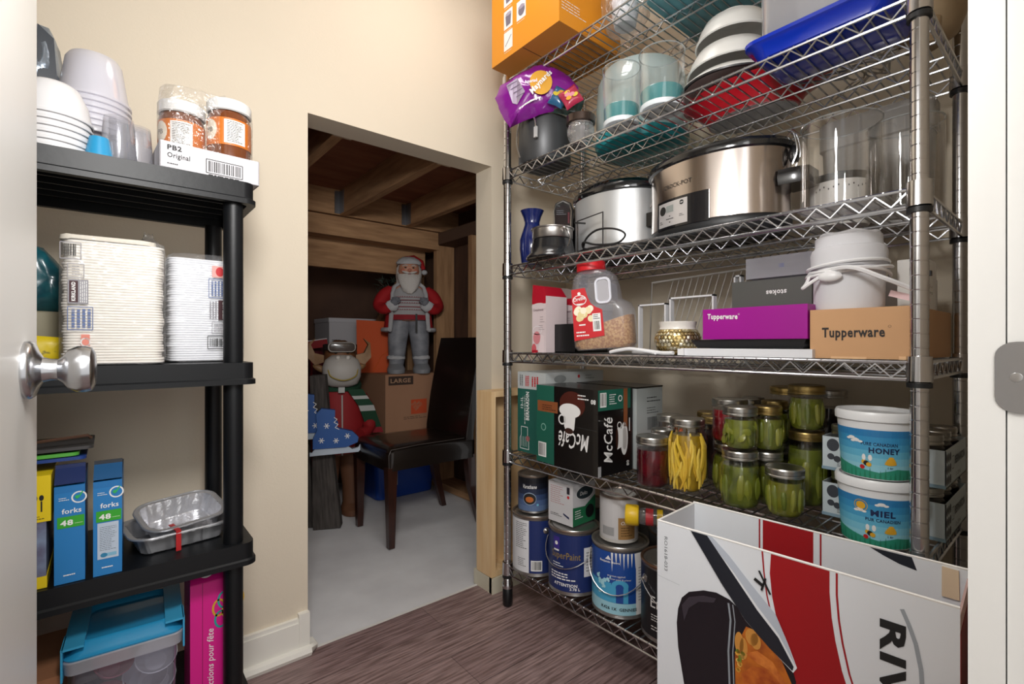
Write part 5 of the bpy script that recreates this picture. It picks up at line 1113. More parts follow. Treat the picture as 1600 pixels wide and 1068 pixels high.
def klabels(p, x, s=1, ys=1):
    p.line(GL_, [(x - .012, .163), (x + .016, .163), (x + .016, .188), (x - .012, .188), (x - .012, .163)], .0012).bars(INK, x - .01, .168, x + .01, .186, 2, 9, 4)
    p.line(GL_, [(x - .002, .135), (x + .02, .135), (x + .02, .156), (x - .002, .156), (x - .002, .135)], .001).lines(GL_, x + .004, .138, x + .018, .154, 4, 2, .3)
    p.rect(GL_, x - .002, .095, x + .026, .132, 1).rect(MAR, x, .097, x + .012, .13, 2).text(PW, 'KIRKLAND', x + .0085, .099, h=.0055, w=.029, rot=90, bold=.04, L=3).lines(PW, x + .014, .097, x + .025, .13, 4, 2, .35, vert=True)
    p.line(BL, [(x - .002, .055), (x + .032, .055), (x + .032, .09), (x - .002, .09), (x - .002, .055)], .0012).lines(BL, x + .001, .058, x + .03, .087, 4, 2, .6, vert=True)
    p.rect(OGR, x + .016, .022, x + .028, .048, 1).ring(PW, x + .022, .036, .006, .002)
t = plates(.015, 1.245, 'front left pack of off-white paper plates in crumpled clear wrap', .148, .225, 44, '#efeae2', 1, seed=2, rz=-4)
p = Print(lambda s_, tt, l_: fpl(.148)(s_, tt * 1.17, l_)); klabels(p, .012); p.build('printed_wrap', t)
MB().loft([[(x_ * f + .05, y_ * f, z_) for x_, y_ in rrect(-.02, -.05, .02, .05, .015, 3)] for f, z_ in ((1, .228), (.8, .240), (.5, .248), (.3, .262))], False, False).build('gathered_wrap', WRAPF, t, jitter=.003)
b = MB(); b.loft([[(x_, y_, z_) for x_, y_ in rrect(-.078, -.076, .062, .076, .02, 4)] for z_ in (.228, .236)]); b.build('top_plate', mat('#d9d2c4', .7), t, jitter=.001, bevel=.003)
t = plates(.168, 1.325, 'second pack of white paper plates in wrap, behind the shelf post', .14, .222, 44, '#e9eaee', 1, seed=5, rz=2)
p = Print(lambda s_, tt, l_: fpl(.14)(s_, tt * 1.28, l_))
x = .076; p.rect(mat('#d8a09a', .5), x, .145, x + .03, .165, 1).circ(RED, x + .015, .155, .008, L=2).line(BL, [(x - .006, .11), (x + .03, .11), (x + .03, .142), (x - .006, .142), (x - .006, .11)], .0012).lines(BL, x - .003, .113, x + .028, .139, 5, 2, .55, vert=True).rect(MAR, x + .012, .072, x + .03, .106, 2).text(PW, 'KIRKLAND', x + .026, .074, h=.006, w=.03, rot=90, bold=.04, L=3).lines(GL_, x - .006, .074, x + .01, .104, 3, 2, .5, vert=True)
p.line(GL_, [(x, .048), (x + .03, .048), (x + .03, .068), (x, .068), (x, .048)], .001).lines(GL_, x + .004, .05, x + .028, .066, 3).line(INK, [(x - .008, .022), (x + .03, .022), (x + .03, .044), (x - .008, .044), (x - .008, .022)], .0012).bars(INK, x - .004, .026, x + .028, .04, 2, 9); p.build('printed_wrap', t)
t, _, _ = pouch('teal_bag', 'dark teal plastic bag at the back of the middle shelf beside the plates', 'bag', (-.10, 1.37, 1.0), 10, [(-.06, 0), (.04, 0), (.05, .04), (.03, .09), (.0, .13), (-.05, .14)], .07, mat('#1e5f68', .3, coat=.4, bump=.4, bscale=30, h2='#16414c', vscale=30), seed=9, crinkle=.012)
t = thing('round_tin', 'dull beige round tin below the teal bag', 'tin', (-.115, 1.37, .896)); MB().lathe([(0, 0), (.06, 0), (.062, .004), (.062, .1), (.058, .103), (0, .103)], 32).build('tin_body', mat('#8f8872', .6), t)
t, _, _ = pouch('yellow_bag', 'small yellow bag with black print low beside the plate pack', 'bag', (-.088, 1.255, .897), 15, [(-.04, .0), (.03, .0), (.033, .025), (.025, .05), (-.04, .055)], .02, mat('#cdb41c', .35, h2='#5a5428', vscale=60, contrast=(.3, .4)), seed=4)

# lower shelf: cutlery boxes and foil pans
def fork(x, y, rz, lb, lid_open):
    D = (.06, .20, .168); t = thing('fork_box', lb, 'box', (x, y, .511), rz, 'blue boxes of forks'); B1 = mat('#1f6fae', .4); B0 = mat('#1b2a58', .45)
    w_ = .041; MB().box(0, 0, 0, w_, .17, .172).build('box_body', B1, t, bevel=.0012)
    b = MB(); b.box(0, .03, .175, w_, .033, .205).box(0, .033, .1755, w_, .17, .178); b.build('open_flap', mat('#2b3038', .6) if lid_open else B0, t)
    b = MB(); b.quad((0, 0, .1755), (w_, 0, .1755), (w_, .032, .2), (0, .032, .2)); b.build('front_flap', mat('#20507c', .4) if lid_open else B0, t)
    p = Print(plane((0, 0, 0), (1, 0, 0), (0, 0, 1))); GR_ = mat('#35a02c', .45)
    p.rect(mat('#2478b8', .4), .0, .0, w_, .16, .5).ring(PW, .033, .150, .0095, .0022).poly(mat('#2fae5a', .4), [(.027, .151), (.030, .147), (.033, .149), (.039, .160), (.037, .160), (.0325, .153), (.0295, .154)], 3).lines(PW, .006, .146, .02, .153, 2, 2, .3)
    p.text(PW, 'forks', .010, .123, h=.009, w=.026, bold=.015).rect(GR_, .004, .098, .040, .118, 2).text(PW, '48', .008, .102, h=.010, w=.017, bold=.05, L=3).lines(mat('#bfe0b0', .5), .027, .103, .038, .106, 1, 3)
    if lid_open: p.rect(mat('#b9c6d6', .5), .006, .03, .036, .096, 2).lines(INK, .009, .045, .033, .09, 14, 3, .18).circ(mat('#2f7fa8', .4), .015, .037, .005, .004, L=3).rect(mat('#7fb4cf', .4), .012, .034, .033, .040, 2.5)
    p.lines(PW, .012, .012, .028, .016, 1, 2, .5); p.build('printed_front', t); return t
fork(-.072, 1.168, 0, 'blue fork box with closed dark flap, left of the two', False)
fork(-.020, 1.166, -2, 'blue fork box with open top flap and white list, right of the two', True)
D = (.05, .15, .14); t = thing('cutlery_box', 'yellow and clear cutlery box at the left end by the door', 'box', (-.142, 1.172, .511), 0)
MB().box(0, 0, 0, .06, .16, .13).build('clear_window', mat('#4a3350', .35, h2='#7f8ea8', vscale=20), t, bevel=.002); YB = mat('#e0c419', .4)
MB().box(-.001, -.001, .115, .066, .161, .195).build('yellow_lid', YB, t, bevel=.004); MB().box(-.001, -.0015, 0, .061, .161, .02).build('yellow_base', YB, t, bevel=.001)
p = Print(plane((0, -.0012, .115), (1, 0, 0), (0, 0, 1)))
for k in range(3): p.line(INK, [(.038 + k * .008, .018), (.038 + k * .008, .036)], .0022).circ(INK, .038 + k * .008, .042, .003, .005)
p.lines(INK, .036, .004, .058, .012, 2, 1, .3).text(INK, '48', .036, .004, h=.006); p.build('printed_front', t)
t = thing('dark_tray_stack', 'stack of dark and silver platter lids lying across the cutlery boxes', 'lids', (-.09, 1.27, .722)); 
for k, (c, zz, w2) in enumerate((('#1b3a7c', 0, .06), ('#4fa03a', .008, .05), ('#3c3a3a', .018, .07))):
    MB().loft([[(x_, y_, z_) for x_, y_ in rrect(-.07, -.07, w2, .07, .01, 3)] for z_ in (zz, zz + .006)]).build('flat_lid', mat(c, .4), t)
MB().tube([(-.08, -.06, .03), (.0, -.062, .038), (.062, -.06, .042), (.066, -.055, .036)], .003, 6).build('lid_edge', mat('#4a3326', .4), t)
FOIL = mat('#d6d6da', .3, .72, bump=.7, bscale=55); FOIL2 = mat('#c4c5c9', .33, .72, bump=.15, bscale=60)
def fpan(x, y, z, rz, lb, w_, d_, h_, m, tilt=0):
    t = thing('foil_pan', lb, 'pan', (x, y, z), rot=(tilt, 0, math.radians(rz)), group='foil roasting pans'); b = MB(); N = 96
    def ring(g, z_, fl=0):
        base = []; 
        P = rrect(-w_ / 2 - g, -d_ / 2 - g, w_ / 2 + g, d_ / 2 + g, .03 + g, 7); L_ = []
        per = [0]; 
        for i in range(len(P)): a, c = P[i], P[(i + 1) % len(P)]; per.append(per[-1] + math.hypot(c[0] - a[0], c[1] - a[1]))
        for k in range(N):
            s_ = per[-1] * k / N; i = max(j for j in range(len(P)) if per[j] <= s_ + 1e-9); f = (s_ - per[i]) / max(1e-9, per[i + 1] - per[i]); a, c = P[i], P[(i + 1) % len(P)]
            x_, y_ = a[0] + (c[0] - a[0]) * f, a[1] + (c[1] - a[1]) * f; q = 1 + (fl * (1 if k % 4 < 2 else -1)); L_.append((x_ * q, y_ * q, z_))
        return L_
    b.loft([ring(-.012, .0, 0), ring(-.010, .002, .004), ring(-.002, h_ * .9, .012), ring(0, h_, 0)], True, False); b.loft([ring(0, h_), ring(.009, h_ + .001), ring(.0095, h_ - .003), ring(.008, h_ - .003)], False, False)
    b.build('pan_wall', m, t, ang=25, jitter=.0006)
    b = MB(); b.tube(ring(.009, h_), .0022, 5, closed=True); b.build('rolled_rim', FOIL2, t); return t
t = fpan(.118, 1.287, .512, 8, 'ribbed foil pan standing upright on the shelf, lower of two', .168, .145, .036, FOIL2)
t = fpan(.126, 1.30, .531, 10, 'crumpled foil pan tilted inside the ribbed foil pan', .138, .115, .04, FOIL); t.rotation_euler = (.22, -.06, math.radians(12))
t = tag(MB().box(-.0045, -.001, 0, .0045, .001, .042, Matrix.Translation((.112, 1.203, .512)) @ Matrix.Rotation(math.radians(10), 4, 'Z')).box(-.0045, 0, .040, .0045, .05, .042, Matrix.Translation((.112, 1.203, .512)) @ Matrix.Rotation(math.radians(10), 4, 'Z')).build('red_band', mat('#b32024', .4)), 'narrow red paper band around the foil pans', 'band')

# bottom shelf
t = thing('lidded_bin', 'milky plastic bin with bright blue lid under the black shelf', 'bin', (.032, 1.262, .166), -3)
mk = film('milky_bin2', '#e6e6f0', .35, .15, .2, '#d9d9e6'); lo3 = lambda gx, z: [(x_, y_, z) for x_, y_ in rrect(-.076 - gx, -.085 - gx, .076 + gx, .085 + gx, .018, 5)]
MB().loft([lo3(-.006, 0), lo3(0, .01), lo3(.003, .175), lo3(.003, .177)], True, False).build('bin_wall', mk, t)
MB().loft([lo3(.003, .172), lo3(.012, .176), lo3(.014, .198), lo3(.012, .2), lo3(.0, .2)], False, True).build('bin_collar', film('collar', '#eeeef4', .4, .12, .5, '#e6e7f0'), t)
BLL = mat('#2587b4', .3, coat=.3); BLD = mat('#1c6f9a', .3, coat=.3)
MB().loft([lo3(.012, .2), lo3(.013, .203), lo3(.005, .208), lo3(-.004, .222), lo3(-.009, .224), lo3(-.012, .222), lo3(-.016, .215)], False, True).build('lid', BLL, t)
for s_ in (-1, 1):
    b = MB(); x_ = .09 * s_; b.prism([(0, 0), (.004, 0), (.004, .06), (0, .06)], 0, .001); 
    b = MB(); b.box(x_ - .0015, -.095, .168, x_ + .0015, -.04, .226).box(min(x_, x_ - .03 * s_), -.095, .222, max(x_, x_ - .03 * s_), .08, .226); b.build('lid_latch', mat('#3a9cc6', .35), t, bevel=.001)
for i, (x_, y_, z_, r_, c, lb) in enumerate(((.045, -.015, .11, .036, '#d9d9dd', ''), (.02, .02, .06, .04, '#cfd0d8', ''), (-.03, 0, .12, .034, '#b96a78', ''), (-.035, -.01, .05, .036, '#9a5662', ''), (.055, .02, .045, .034, '#dcdce2', ''))):
    u = tag(MB().lathe([(0, 0), (r_ * .6, 0), (r_, r_ * .9), (r_ * .95, r_ * .9), (r_ * .5, .006), (0, .006)], 24, (0, 0, 0), (.3 * math.sin(i), -.6, .8)).build('bin_cup', mat(c, .4)), ['white cup nearest the top right inside the milky bin', 'white cup low in the middle of the milky bin', 'pink cup upper left inside the milky bin', 'dull red cup lower left inside the milky bin', 'white cup low on the right inside the milky bin'][i], 'cup', 'cups inside the milky bin'); u.location = (.032 + x_, 1.262 + y_, .166 + z_)
t = thing('party_box', 'tall bright pink carton with white script standing behind the shelf post', 'carton', (.133, 1.213, .166), 0); PK = mat('#c40f78', .4)
D = (.10, .13, .262); MB().box(0, 0, 0, .098, .10, .262).build('carton_body', PK, t, bevel=.0015)
b = MB(); b.loft([[(0, 0, .262), (.098, 0, .262), (.098, .10, .262), (0, .10, .262)], [(0.004, .03, .292), (.094, .03, .292), (.094, .10, .292), (.004, .10, .292)]]); b.build('sloped_top', PK, t)
p = Print(plane((0, 0, 0), (1, 0, 0), (0, 0, 1))); p.rect(mat('#d61a86', .4), .0, 0, .098, .26, .5).line(mat('#8d0a55', .4), [(.022, 0), (.022, .262)], .0012, 1)
p.text(PW, 'réductions pour fête', .046, .005, h=.016, w=.155, rot=90, shear=.25, bold=.005, L=2).text(PW, '25 pces - 31.4 cm', .093, .20, h=.0045, w=.045, rot=90, bold=.02, L=2)
for a_, b_, c_ in ((.052, .2, '#d6a32c'), (.062, .215, '#2aa7a0'), (.056, .175, '#1f9f9a'), (.07, .19, '#e8d24a'), (.075, .13, '#2a9fb4'), (.08, .1, '#d6a32c'), (.088, .21, '#e0b02c')): p.ring(mat(c_, .4), a_, b_, .011, .004, .017, 2)
p.build('printed_front', t)
p = Print(plane((.0, 0, .262), (1, 0, 0), (0, .7, .72))); p.circ(PW, .03, .02, .013, .011, L=1).text(mat('#c40f78', .4), 'B2B', .022, .016, h=.008, L=2, shear=.2); p.build('printed_top', t)
t = thing('brown_box', 'brown cardboard box at the left end of the bottom shelf', 'box', (-.30, 1.20, .166)); MB().box(0, 0, 0, .235, .19, .17).build('box_body', mat('#9d6a49', .8), t, bevel=.002)
# ================================================================ storage space under the stairs
LE = mat('#18120f', .28, coat=.25, bump=.05, bscale=120)
ch = thing('dining_chair', 'dark leather dining chair with red-brown legs standing on the concrete', 'chair', (1.23, 2.25, 0), 0)
# seat faces -x; local: seat x -.25...25, y -.2...2
b = MB(); b.loft([[(x, y, z) for x, y in rrect(-.255, -.205, .235, .205, .03, 4)] for z in (.355, .375, .44)] + [[(x, y, .458) for x, y in rrect(-.235, -.185, .22, .185, .03, 4)], [(x, y, .463) for x, y in rrect(-.18, -.13, .17, .13, .03, 4)]]); b.build('seat', LE, ch, ang=50)
b = MB(); pr = [(.19, .35, .045), (.195, .48, .045), (.22, .66, .042), (.255, .84, .038), (.285, .97, .034)]
b.loft([[(x, y, z) for x, y in ((x0 - th / 2, -.2), (x0 + th / 2, -.2), (x0 + th / 2, .2), (x0 - th / 2, .2))] for x0, z, th in pr]); b.build('backrest', LE, ch, bevel=.012, seg=3)
SEAM = mat('#4a4441', .4)
MB().tube([(-.252, -.206, .37), (-.253, -.206, .43), (-.24, -.2, .452), (-.1, -.2, .459), (.16, -.2, .459)], .0018, 5).tube([(.175, -.2, .46), (.205, -.202, .66), (.24, -.202, .84), (.268, -.2, .965)], .0018, 5).build('seam', SEAM, ch, kind='stuff')
LG = mat('#3a1a10', .3, h2='#28110b', vscale=10, stretch=(8, 8, 1), coat=.3)
for x, y, k in ((-.232, -.18, 0), (-.232, .18, 0), (.20, -.18, .07), (.20, .18, .07)):
    b = MB(); b.loft([[(x + sx * w_ + k * f, y + sy * w_, z) for sx, sy in ((-1, -1), (1, -1), (1, 1), (-1, 1))] for z, w_, f in ((0, .014, 1), (.2, .019, .25), (.37, .0235, 0))]); b.build('leg', LG, ch, bevel=.002)
# blue tote with the carton on it
BT = mat('#123f96', .3, coat=.2)
t = thing('blue_tote', 'blue plastic tote under the brown moving carton', 'tote', (1.425, 2.905, 0)); 
MB().loft([[(x, y, z) for x, y in rrect(-.21 - g, -.19 - g, .21 + g, .19 + g, .04, 5)] for g, z in ((-.02, 0), (0, .24))]).build('tote_body', BT, t)
MB().loft([[(x, y, z) for x, y in rrect(-.225, -.205, .225, .205, .045, 5)] for z in (.235, .285)] + [[(x, y, .298) for x, y in rrect(-.2, -.18, .2, .18, .04, 5)]]).build('lid', BT, t)
p = Print(plane((-.2, -.1895, 0), (1, 0, 0), (0, 0, 1))); p.rect(mat('#a9b4b8', .5), .06, .08, .13, .2).lines(mat('#4a5a66', .5), .066, .09, .124, .19, 6); p.build('printed_sticker', t)
D = (.46, .40, .45); t = thing('moving_carton', 'large brown moving carton with orange square logo, standing on the blue tote', 'box', (1.275, 2.715, .3)); CB = mat('#a77c5f', .75)
MB().box(0, 0, 0, .375, .40, .45).build('carton_body', CB, t, bevel=.003)
p = Print(plane((0, 0, 0), (1, 0, 0), (0, 0, 1))); DK_ = mat('#3d2c24', .6); ORG = mat('#c8502a', .5)
p.rect(DK_, .02, .385, .185, .438).text(mat('#b08a6c', .6), 'LARGE', .033, .398, h=.027, w=.135, bold=.03)
p.rect(ORG, .17, .2, .28, .29)
for k, w_ in enumerate(('THE', 'HOME', 'DEPOT')): p.text(CB, w_, .18 + k * .012, .235 - k * .014 + .012, h=.016, w=[.035, .055, .06][k], rot=38, bold=.04, L=2)
p.lines(DK_, .12, .17, .28, .19, 2, 1, .3); p.build('printed_front', t)
t = thing('orange_bag', 'bright orange gift bag standing left of the santa figure', 'bag', (1.36, 3.03, .751), -25); b = MB()
b.loft([[(-.105, -.05, 0), (.095, -.05, 0), (.1, .05, 0), (-.1, .05, 0)], [(-.12, -.06, .15), (.1, -.055, .15), (.1, .05, .15), (-.12, .05, .15)], [(-.125, -.05, .34), (.10, -.045, .33), (.1, .04, .33), (-.125, .05, .34)]], True, True); b.build('bag_body', mat('#cc4e0e', .7, bump=.15, bscale=12), t, jitter=.002)
MB().tube([(-.02, -.058, .01), (.035, -.06, .11), (.095, -.056, .15)], .0015, 5).build('fold', mat('#e0702a', .4), t)
t = thing('brown_crate', 'tall brown carton behind the orange bag', 'box', (1.18, 3.265, 0), 0); MB().box(-.01, 0, 0, .3, .28, .92).build('box_body', mat('#6b4f3c', .8), t, bevel=.004)
t = thing('white_box', 'white file box on top of the tall brown carton', 'box', (1.13, 3.255, .921), 0); MB().box(0, 0, 0, .38, .29, .18).build('box_body', mat('#b7b5b8', .6), t, bevel=.003)
MB().box(-.004, -.004, .16, .384, .294, .188).build('box_lid', mat('#bdbbbf', .6), t, bevel=.002)
p = Print(plane((0, 0, 0), (1, 0, 0), (0, 0, 1))); p.lines(INK, .02, .02, .1, .045, 2, 1, .5).line(mat('#8a888c', .5), [(.19, .0), (.19, .18)], .002); p.build('printed_front', t)
t, _, _ = pouch('red_sack', 'dark red cloth sack in the gloom left of the white file box', 'sack', (.97, 3.22, .62), -10, [(-.14, 0), (.12, 0), (.15, .15), (.1, .3), (.0, .36), (-.13, .3)], .2, mat('#5a0f1c', .7, bump=.3, bscale=10), seed=12, crinkle=.03)
t = thing('dark_crate', 'dark plastic crate under the red sack', 'crate', (.97, 3.2, 0)); MB().box(-.16, -.14, 0, .16, .14, .62, taper=.01).build('crate_body', mat('#211f22', .5), t, bevel=.01)
t = thing('tree_sprig', 'dusty green artificial fir sprig behind the santa figure', 'sprig', (1.50, 3.04, 1.25)); b = MB()
for k in range(60):
    rr = random.Random(k); a = rr.uniform(0, 6.28); e = rr.uniform(-.3, 1.2); u = Vector((math.cos(a) * math.cos(e), math.sin(a) * math.cos(e) * .5, math.sin(e))); c = Vector((rr.uniform(-.12, .03), 0, rr.uniform(-.02, .12))); b.tube([c, c + u * .05], [.003, .0008], 3)
b.build('needles', mat('#3d4a40', .7), t, kind='stuff'); MB().tube([(-.12, 0, .1), (0, .0, .0), (.02, 0, -.5)], .006, 6).build('stem', mat('#3a2c20', .8), t)

# ---- santa figure standing on the carton
sa = thing('santa_figure', 'standing santa figure with red coat, white beard and grey trousers', 'figure', (1.474, 2.80, .7515), rot=(0, 0, math.radians(-24)))
sa.scale = (1.2, 1.1, .99)
FL = mat('#8f9197', .5, bump=.25, bscale=20, h2='#6c6e75', vscale=14); FUR = mat('#b9b9bb', .9, bump=.9, bscale=90); REDC = mat('#a81018', .8, bump=.2, bscale=60); SKIN = mat('#c98f74', .5); WHH = mat('#cfcac4', .95, bump=.9, bscale=70)
def ell_loft(rows, n=20): return [[(cx + rx * math.cos(2 * PI * k / n), cy + ry * math.sin(2 * PI * k / n), z) for k in range(n)] for z, rx, ry, cx, cy in rows]
# body: one continuous surface - torso, neck, head
b = MB(); b.loft(ell_loft([(.33, .088, .06, 0, 0), (.37, .098, .07, 0, 0), (.44, .096, .068, 0, 0), (.5, .092, .06, 0, 0), (.545, .08, .05, 0, .0), (.57, .04, .036, 0, -.002), (.59, .034, .034, 0, -.006), (.61, .046, .046, 0, -.012), (.645, .056, .056, 0, -.014), (.68, .052, .054, 0, -.012), (.71, .036, .04, 0, -.008), (.725, .012, .014, 0, -.004)])); b.build('body', SKIN, sa)
for s_ in (-1, 1):
    b = MB(); b.loft(ell_loft([(.055, .036, .036, .062 * s_, 0), (.09, .042, .042, .062 * s_, 0), (.2, .05, .05, .058 * s_, 0), (.3, .056, .056, .05 * s_, 0), (.36, .056, .058, .042 * s_, 0)], 16)); b.build('trouser_leg', FL, sa)
    b = MB(); b.loft(ell_loft([(0, .044, .066, .066 * s_, -.028), (.025, .047, .068, .066 * s_, -.026), (.045, .04, .052, .066 * s_, -.014), (.06, .036, .038, .066 * s_, 0), (.085, .038, .038, .066 * s_, 0)], 16)); bo = b.build('boot', mat('#86888c', .6, bump=.5, bscale=40), sa)
    b = MB(); b.lathe([(.038, .085), (.046, .09), (.047, .105), (.039, .112)], 16, (.065 * s_, 0, 0)); b.build('boot_cuff', FUR, bo, jitter=.002)
# sweater, coat
b = MB(); b.loft(ell_loft([(.335, .094, .072, 0, -.004), (.36, .102, .08, 0, -.006), (.44, .1, .078, 0, -.006), (.5, .096, .068, 0, -.004), (.55, .07, .05, 0, 0)], 24), False, False); sw = b.build('sweater', mat('#a9a7a8', .9, bump=.3, bscale=80), sa)
p = Print(lambda s_, tt, l_: Vector(((.101 + l_ * 1) * math.sin(s_ / .1), -.006 - (.0805 + l_) * math.cos(s_ / .1) + (.006 if tt > .46 else 0), tt)), .01)
MR = mat('#8e1a26', .8)
for z in (.395, .437, .475):
    for k in range(14): x = -.075 + k * .0115; p.poly(MR, [(x, z), (x + .0055, z + .008), (x + .011, z), (x + .0055, z + .003)], 6)
p.rect(MR, -.08, .415, .08, .419, 6).rect(MR, -.08, .457, .08, .461, 6).rect(MR, -.09, .336, .09, .368, 6); p.build('knit_pattern', sw, step=.001)
b = MB()
rows = [(.27, .128, .098), (.29, .128, .098), (.36, .12, .092), (.44, .116, .088), (.5, .114, .08), (.545, .098, .064), (.565, .07, .05)]
n = 26; a0, a1 = math.radians(-90 + 48), math.radians(270 - 48)
R = [[b.v((rx * math.cos(a0 + (a1 - a0) * k / n), ry * math.sin(a0 + (a1 - a0) * k / n), z)) for k in range(n + 1)] for z, rx, ry in rows]
for A, B_ in zip(R, R[1:]):
    for k in range(n): b.f((A[k], A[k + 1], B_[k + 1], B_[k]))
co = b.build('coat', REDC, sa); sm_ = co.modifiers.new('s', 'SOLIDIFY'); sm_.thickness = .008
b = MB(); b.tube([((rows[0][1] + .004) * math.cos(a0 + (a1 - a0) * k / n), (rows[0][2] + .004) * math.sin(a0 + (a1 - a0) * k / n), .275) for k in range(n + 1)], .014, 8)
for a in (a0, a1): b.tube([((rx + .003) * math.cos(a), (ry + .003) * math.sin(a), z) for z, rx, ry in rows], .010, 8)
b.build('fur_trim', FUR, co, jitter=.002)
for s_ in (-1, 1):
    b = MB(); b.tube(chain((.085 * s_, 0, .535), (.125 * s_, -.005, .49), (.148 * s_, -.015, .43), (.128 * s_, -.06, .40), (.098 * s_, -.085, .415)), [.03, .032, .034, .036, .037, .038, .038, .038, .038, .037, .037, .036, .036, .035, .034, .033, .032, .032, .031, .031, .031, .031, .031, .03, .03], 12); b.build('sleeve', REDC, sa)
    b = MB(); b.ball((.09 * s_, -.092, .42), (.035, .02, .035), 14, 8); b.build('cuff', FUR, sa, jitter=.0025)
    g = MB().ball((.078 * s_, -.1, .442), (.02, .014, .026), 12, 8)
    for k in range(4): g.tube([(.07 * s_ + (k - 1.5) * .009, -.106, .452), (.07 * s_ + (k - 1.5) * .0095, -.112, .468 + .004 * (k in (1, 2))), (.068 * s_ + (k - 1.5) * .009, -.118, .47)], [.0065, .006, .004], 8)
    g.tube([(.06 * s_, -.1, .44), (.048 * s_, -.11, .452)], [.007, .005], 8); g.build('mitten_hand', mat('#6f7178', .7), sa)
# beard, moustache, face, hair, hat
b = MB(); b.loft(ell_loft([(.50, .012, .008, 0, -.082), (.515, .03, .018, 0, -.078), (.545, .046, .03, 0, -.07), (.58, .056, .04, 0, -.055), (.61, .062, .05, 0, -.038), (.625, .06, .05, 0, -.03)], 20)); bd = b.build('beard', WHH, sa, jitter=.003)
MB().ball((-.018, -.072, .633), (.022, .008, .007), 12, 6, Matrix.Rotation(.3, 3, 'Y')).ball((.018, -.072, .633), (.022, .008, .007), 12, 6, Matrix.Rotation(-.3, 3, 'Y')).build('moustache', WHH, sa, kind='stuff')
MB().ball((0, -.074, .648), (.011, .011, .010), 12, 8).build('nose', mat('#c07a62', .5), sa)
MB().ball((0, -.079, .622), (.010, .004, .0035), 10, 6).build('mouth', mat('#7a2320', .5), sa)
for s_ in (-1, 1):
    MB().ball((.02 * s_, -.066, .664), (.0065, .003, .0045), 10, 6).build('eye', mat('#141010', .15), sa); MB().tube([(.01 * s_, -.07, .675), (.022 * s_, -.068, .680), (.034 * s_, -.058, .674)], .0035, 6).build('eyebrow', WHH, sa)
    MB().ball((.032 * s_, -.056, .646), (.014, .01, .012), 10, 8).build('cheek', mat('#c4765f', .5), sa)
b = MB(); b.loft(ell_loft([(.57, .064, .05, 0, .012), (.62, .068, .05, 0, .012), (.67, .066, .05, 0, .012), (.70, .05, .044, 0, .008)], 20)); b.build('hair', WHH, sa, jitter=.003)
b = MB(); b.loft(ell_loft([(.688, .062, .064, 0, -.006), (.70, .066, .066, 0, -.004), (.72, .058, .056, 0, 0), (.738, .035, .035, 0, .006), (.744, .01, .01, 0, .008)], 20)); hb_ = b.build('hat_brim', FUR, sa, jitter=.003)
b = MB(); b.tube([(0, .02, .69), (.005, .035, .715), (.03, .045, .73), (.062, .04, .715), (.08, .03, .67)], [.056, .048, .036, .024, .012], 14); b.build('hat', REDC, sa); MB().ball((.084, .028, .652), .017, 10, 8).build('hat_bobble', FUR, sa)
MB().box(.028, -.10, .26, .038, -.092, .372).build('lantern_strap', INK, sa)

# ---- moose figure with ski goggles, holding a sign post and blue skates
mo = thing('moose_figure', 'standing moose figure in ski goggles and striped scarf behind the grey post', 'figure', (.992, 2.69, 0), rot=(0, 0, math.radians(-14)))
BRN_ = mat('#7a4e2c', .6, bump=.2, bscale=25, h2='#5c3820', vscale=8); TAN = mat('#a5805a', .55, h2='#86633f', vscale=10); MUZ = mat('#b5b0aa', .6)
b = MB(); b.loft(ell_loft([(.33, .11, .085, 0, 0), (.4, .13, .1, 0, 0), (.5, .13, .1, 0, 0), (.62, .12, .095, 0, 0), (.70, .095, .08, 0, 0), (.74, .065, .06, 0, 0), (.78, .07, .07, 0, -.01), (.83, .085, .085, 0, -.02), (.88, .084, .084, 0, -.02), (.93, .066, .07, 0, -.015), (.955, .03, .03, 0, -.01)])); b.build('body', BRN_, mo)
for s_ in (-1, 1):
    b = MB(); b.loft(ell_loft([(0, .06, .085, .065 * s_, -.02), (.03, .062, .085, .065 * s_, -.02), (.06, .05, .06, .065 * s_, 0), (.15, .052, .055, .065 * s_, 0), (.22, .06, .062, .063 * s_, 0), (.33, .064, .07, .055 * s_, 0)], 16)); b.build('leg', mat('#6b4630', .6, bump=.2, bscale=25), mo)
b = MB(); b.loft(ell_loft([(.705, .05, .03, 0, -.10), (.72, .082, .06, 0, -.10), (.76, .098, .078, 0, -.105), (.81, .1, .08, 0, -.105), (.85, .085, .065, 0, -.1), (.875, .05, .04, 0, -.085)], 22)); mz = b.build('muzzle', MUZ, mo)
MB().tube(chain((-.075, -.155, .80), (-.06, -.178, .765), (0, -.189, .745), (.06, -.178, .765), (.075, -.155, .80)), .003, 6).build('mouth_line', mat('#a08a2c', .6), mz)
for s_ in (-1, 1):
    MB().ball((.03 * s_, -.102, .892), (.009, .006, .010), 12, 8).build('eye', mat('#120c08', .15), mo)
    MB().ball((.025 * s_, -.155, .862), (.012, .01, .012), 10, 6).build('nostril', mat('#c9c4bc', .5), mz)
    b = MB(); b.loft([[(x * s_, y, z) for x, y, z in L_] for L_ in ([(.07, .01, .84), (.07, -.02, .84), (.07, -.02, .87), (.07, .01, .87)], [(.13, .02, .83), (.13, -.03, .82), (.13, -.03, .885), (.13, .02, .885)], [(.165, .01, .87), (.165, -.035, .86), (.15, -.035, .93), (.15, .01, .93)], [(.16, 0, .94), (.16, -.03, .94), (.125, -.03, .965), (.125, 0, .965)])]); b.build('antler', TAN, mo, bevel=.012, seg=3)
    MB().ball((.1 * s_, -.01, .80), (.045, .014, .018), 10, 6, Matrix.Rotation(-.5 * s_, 3, 'Y')).build('ear', TAN, mo)
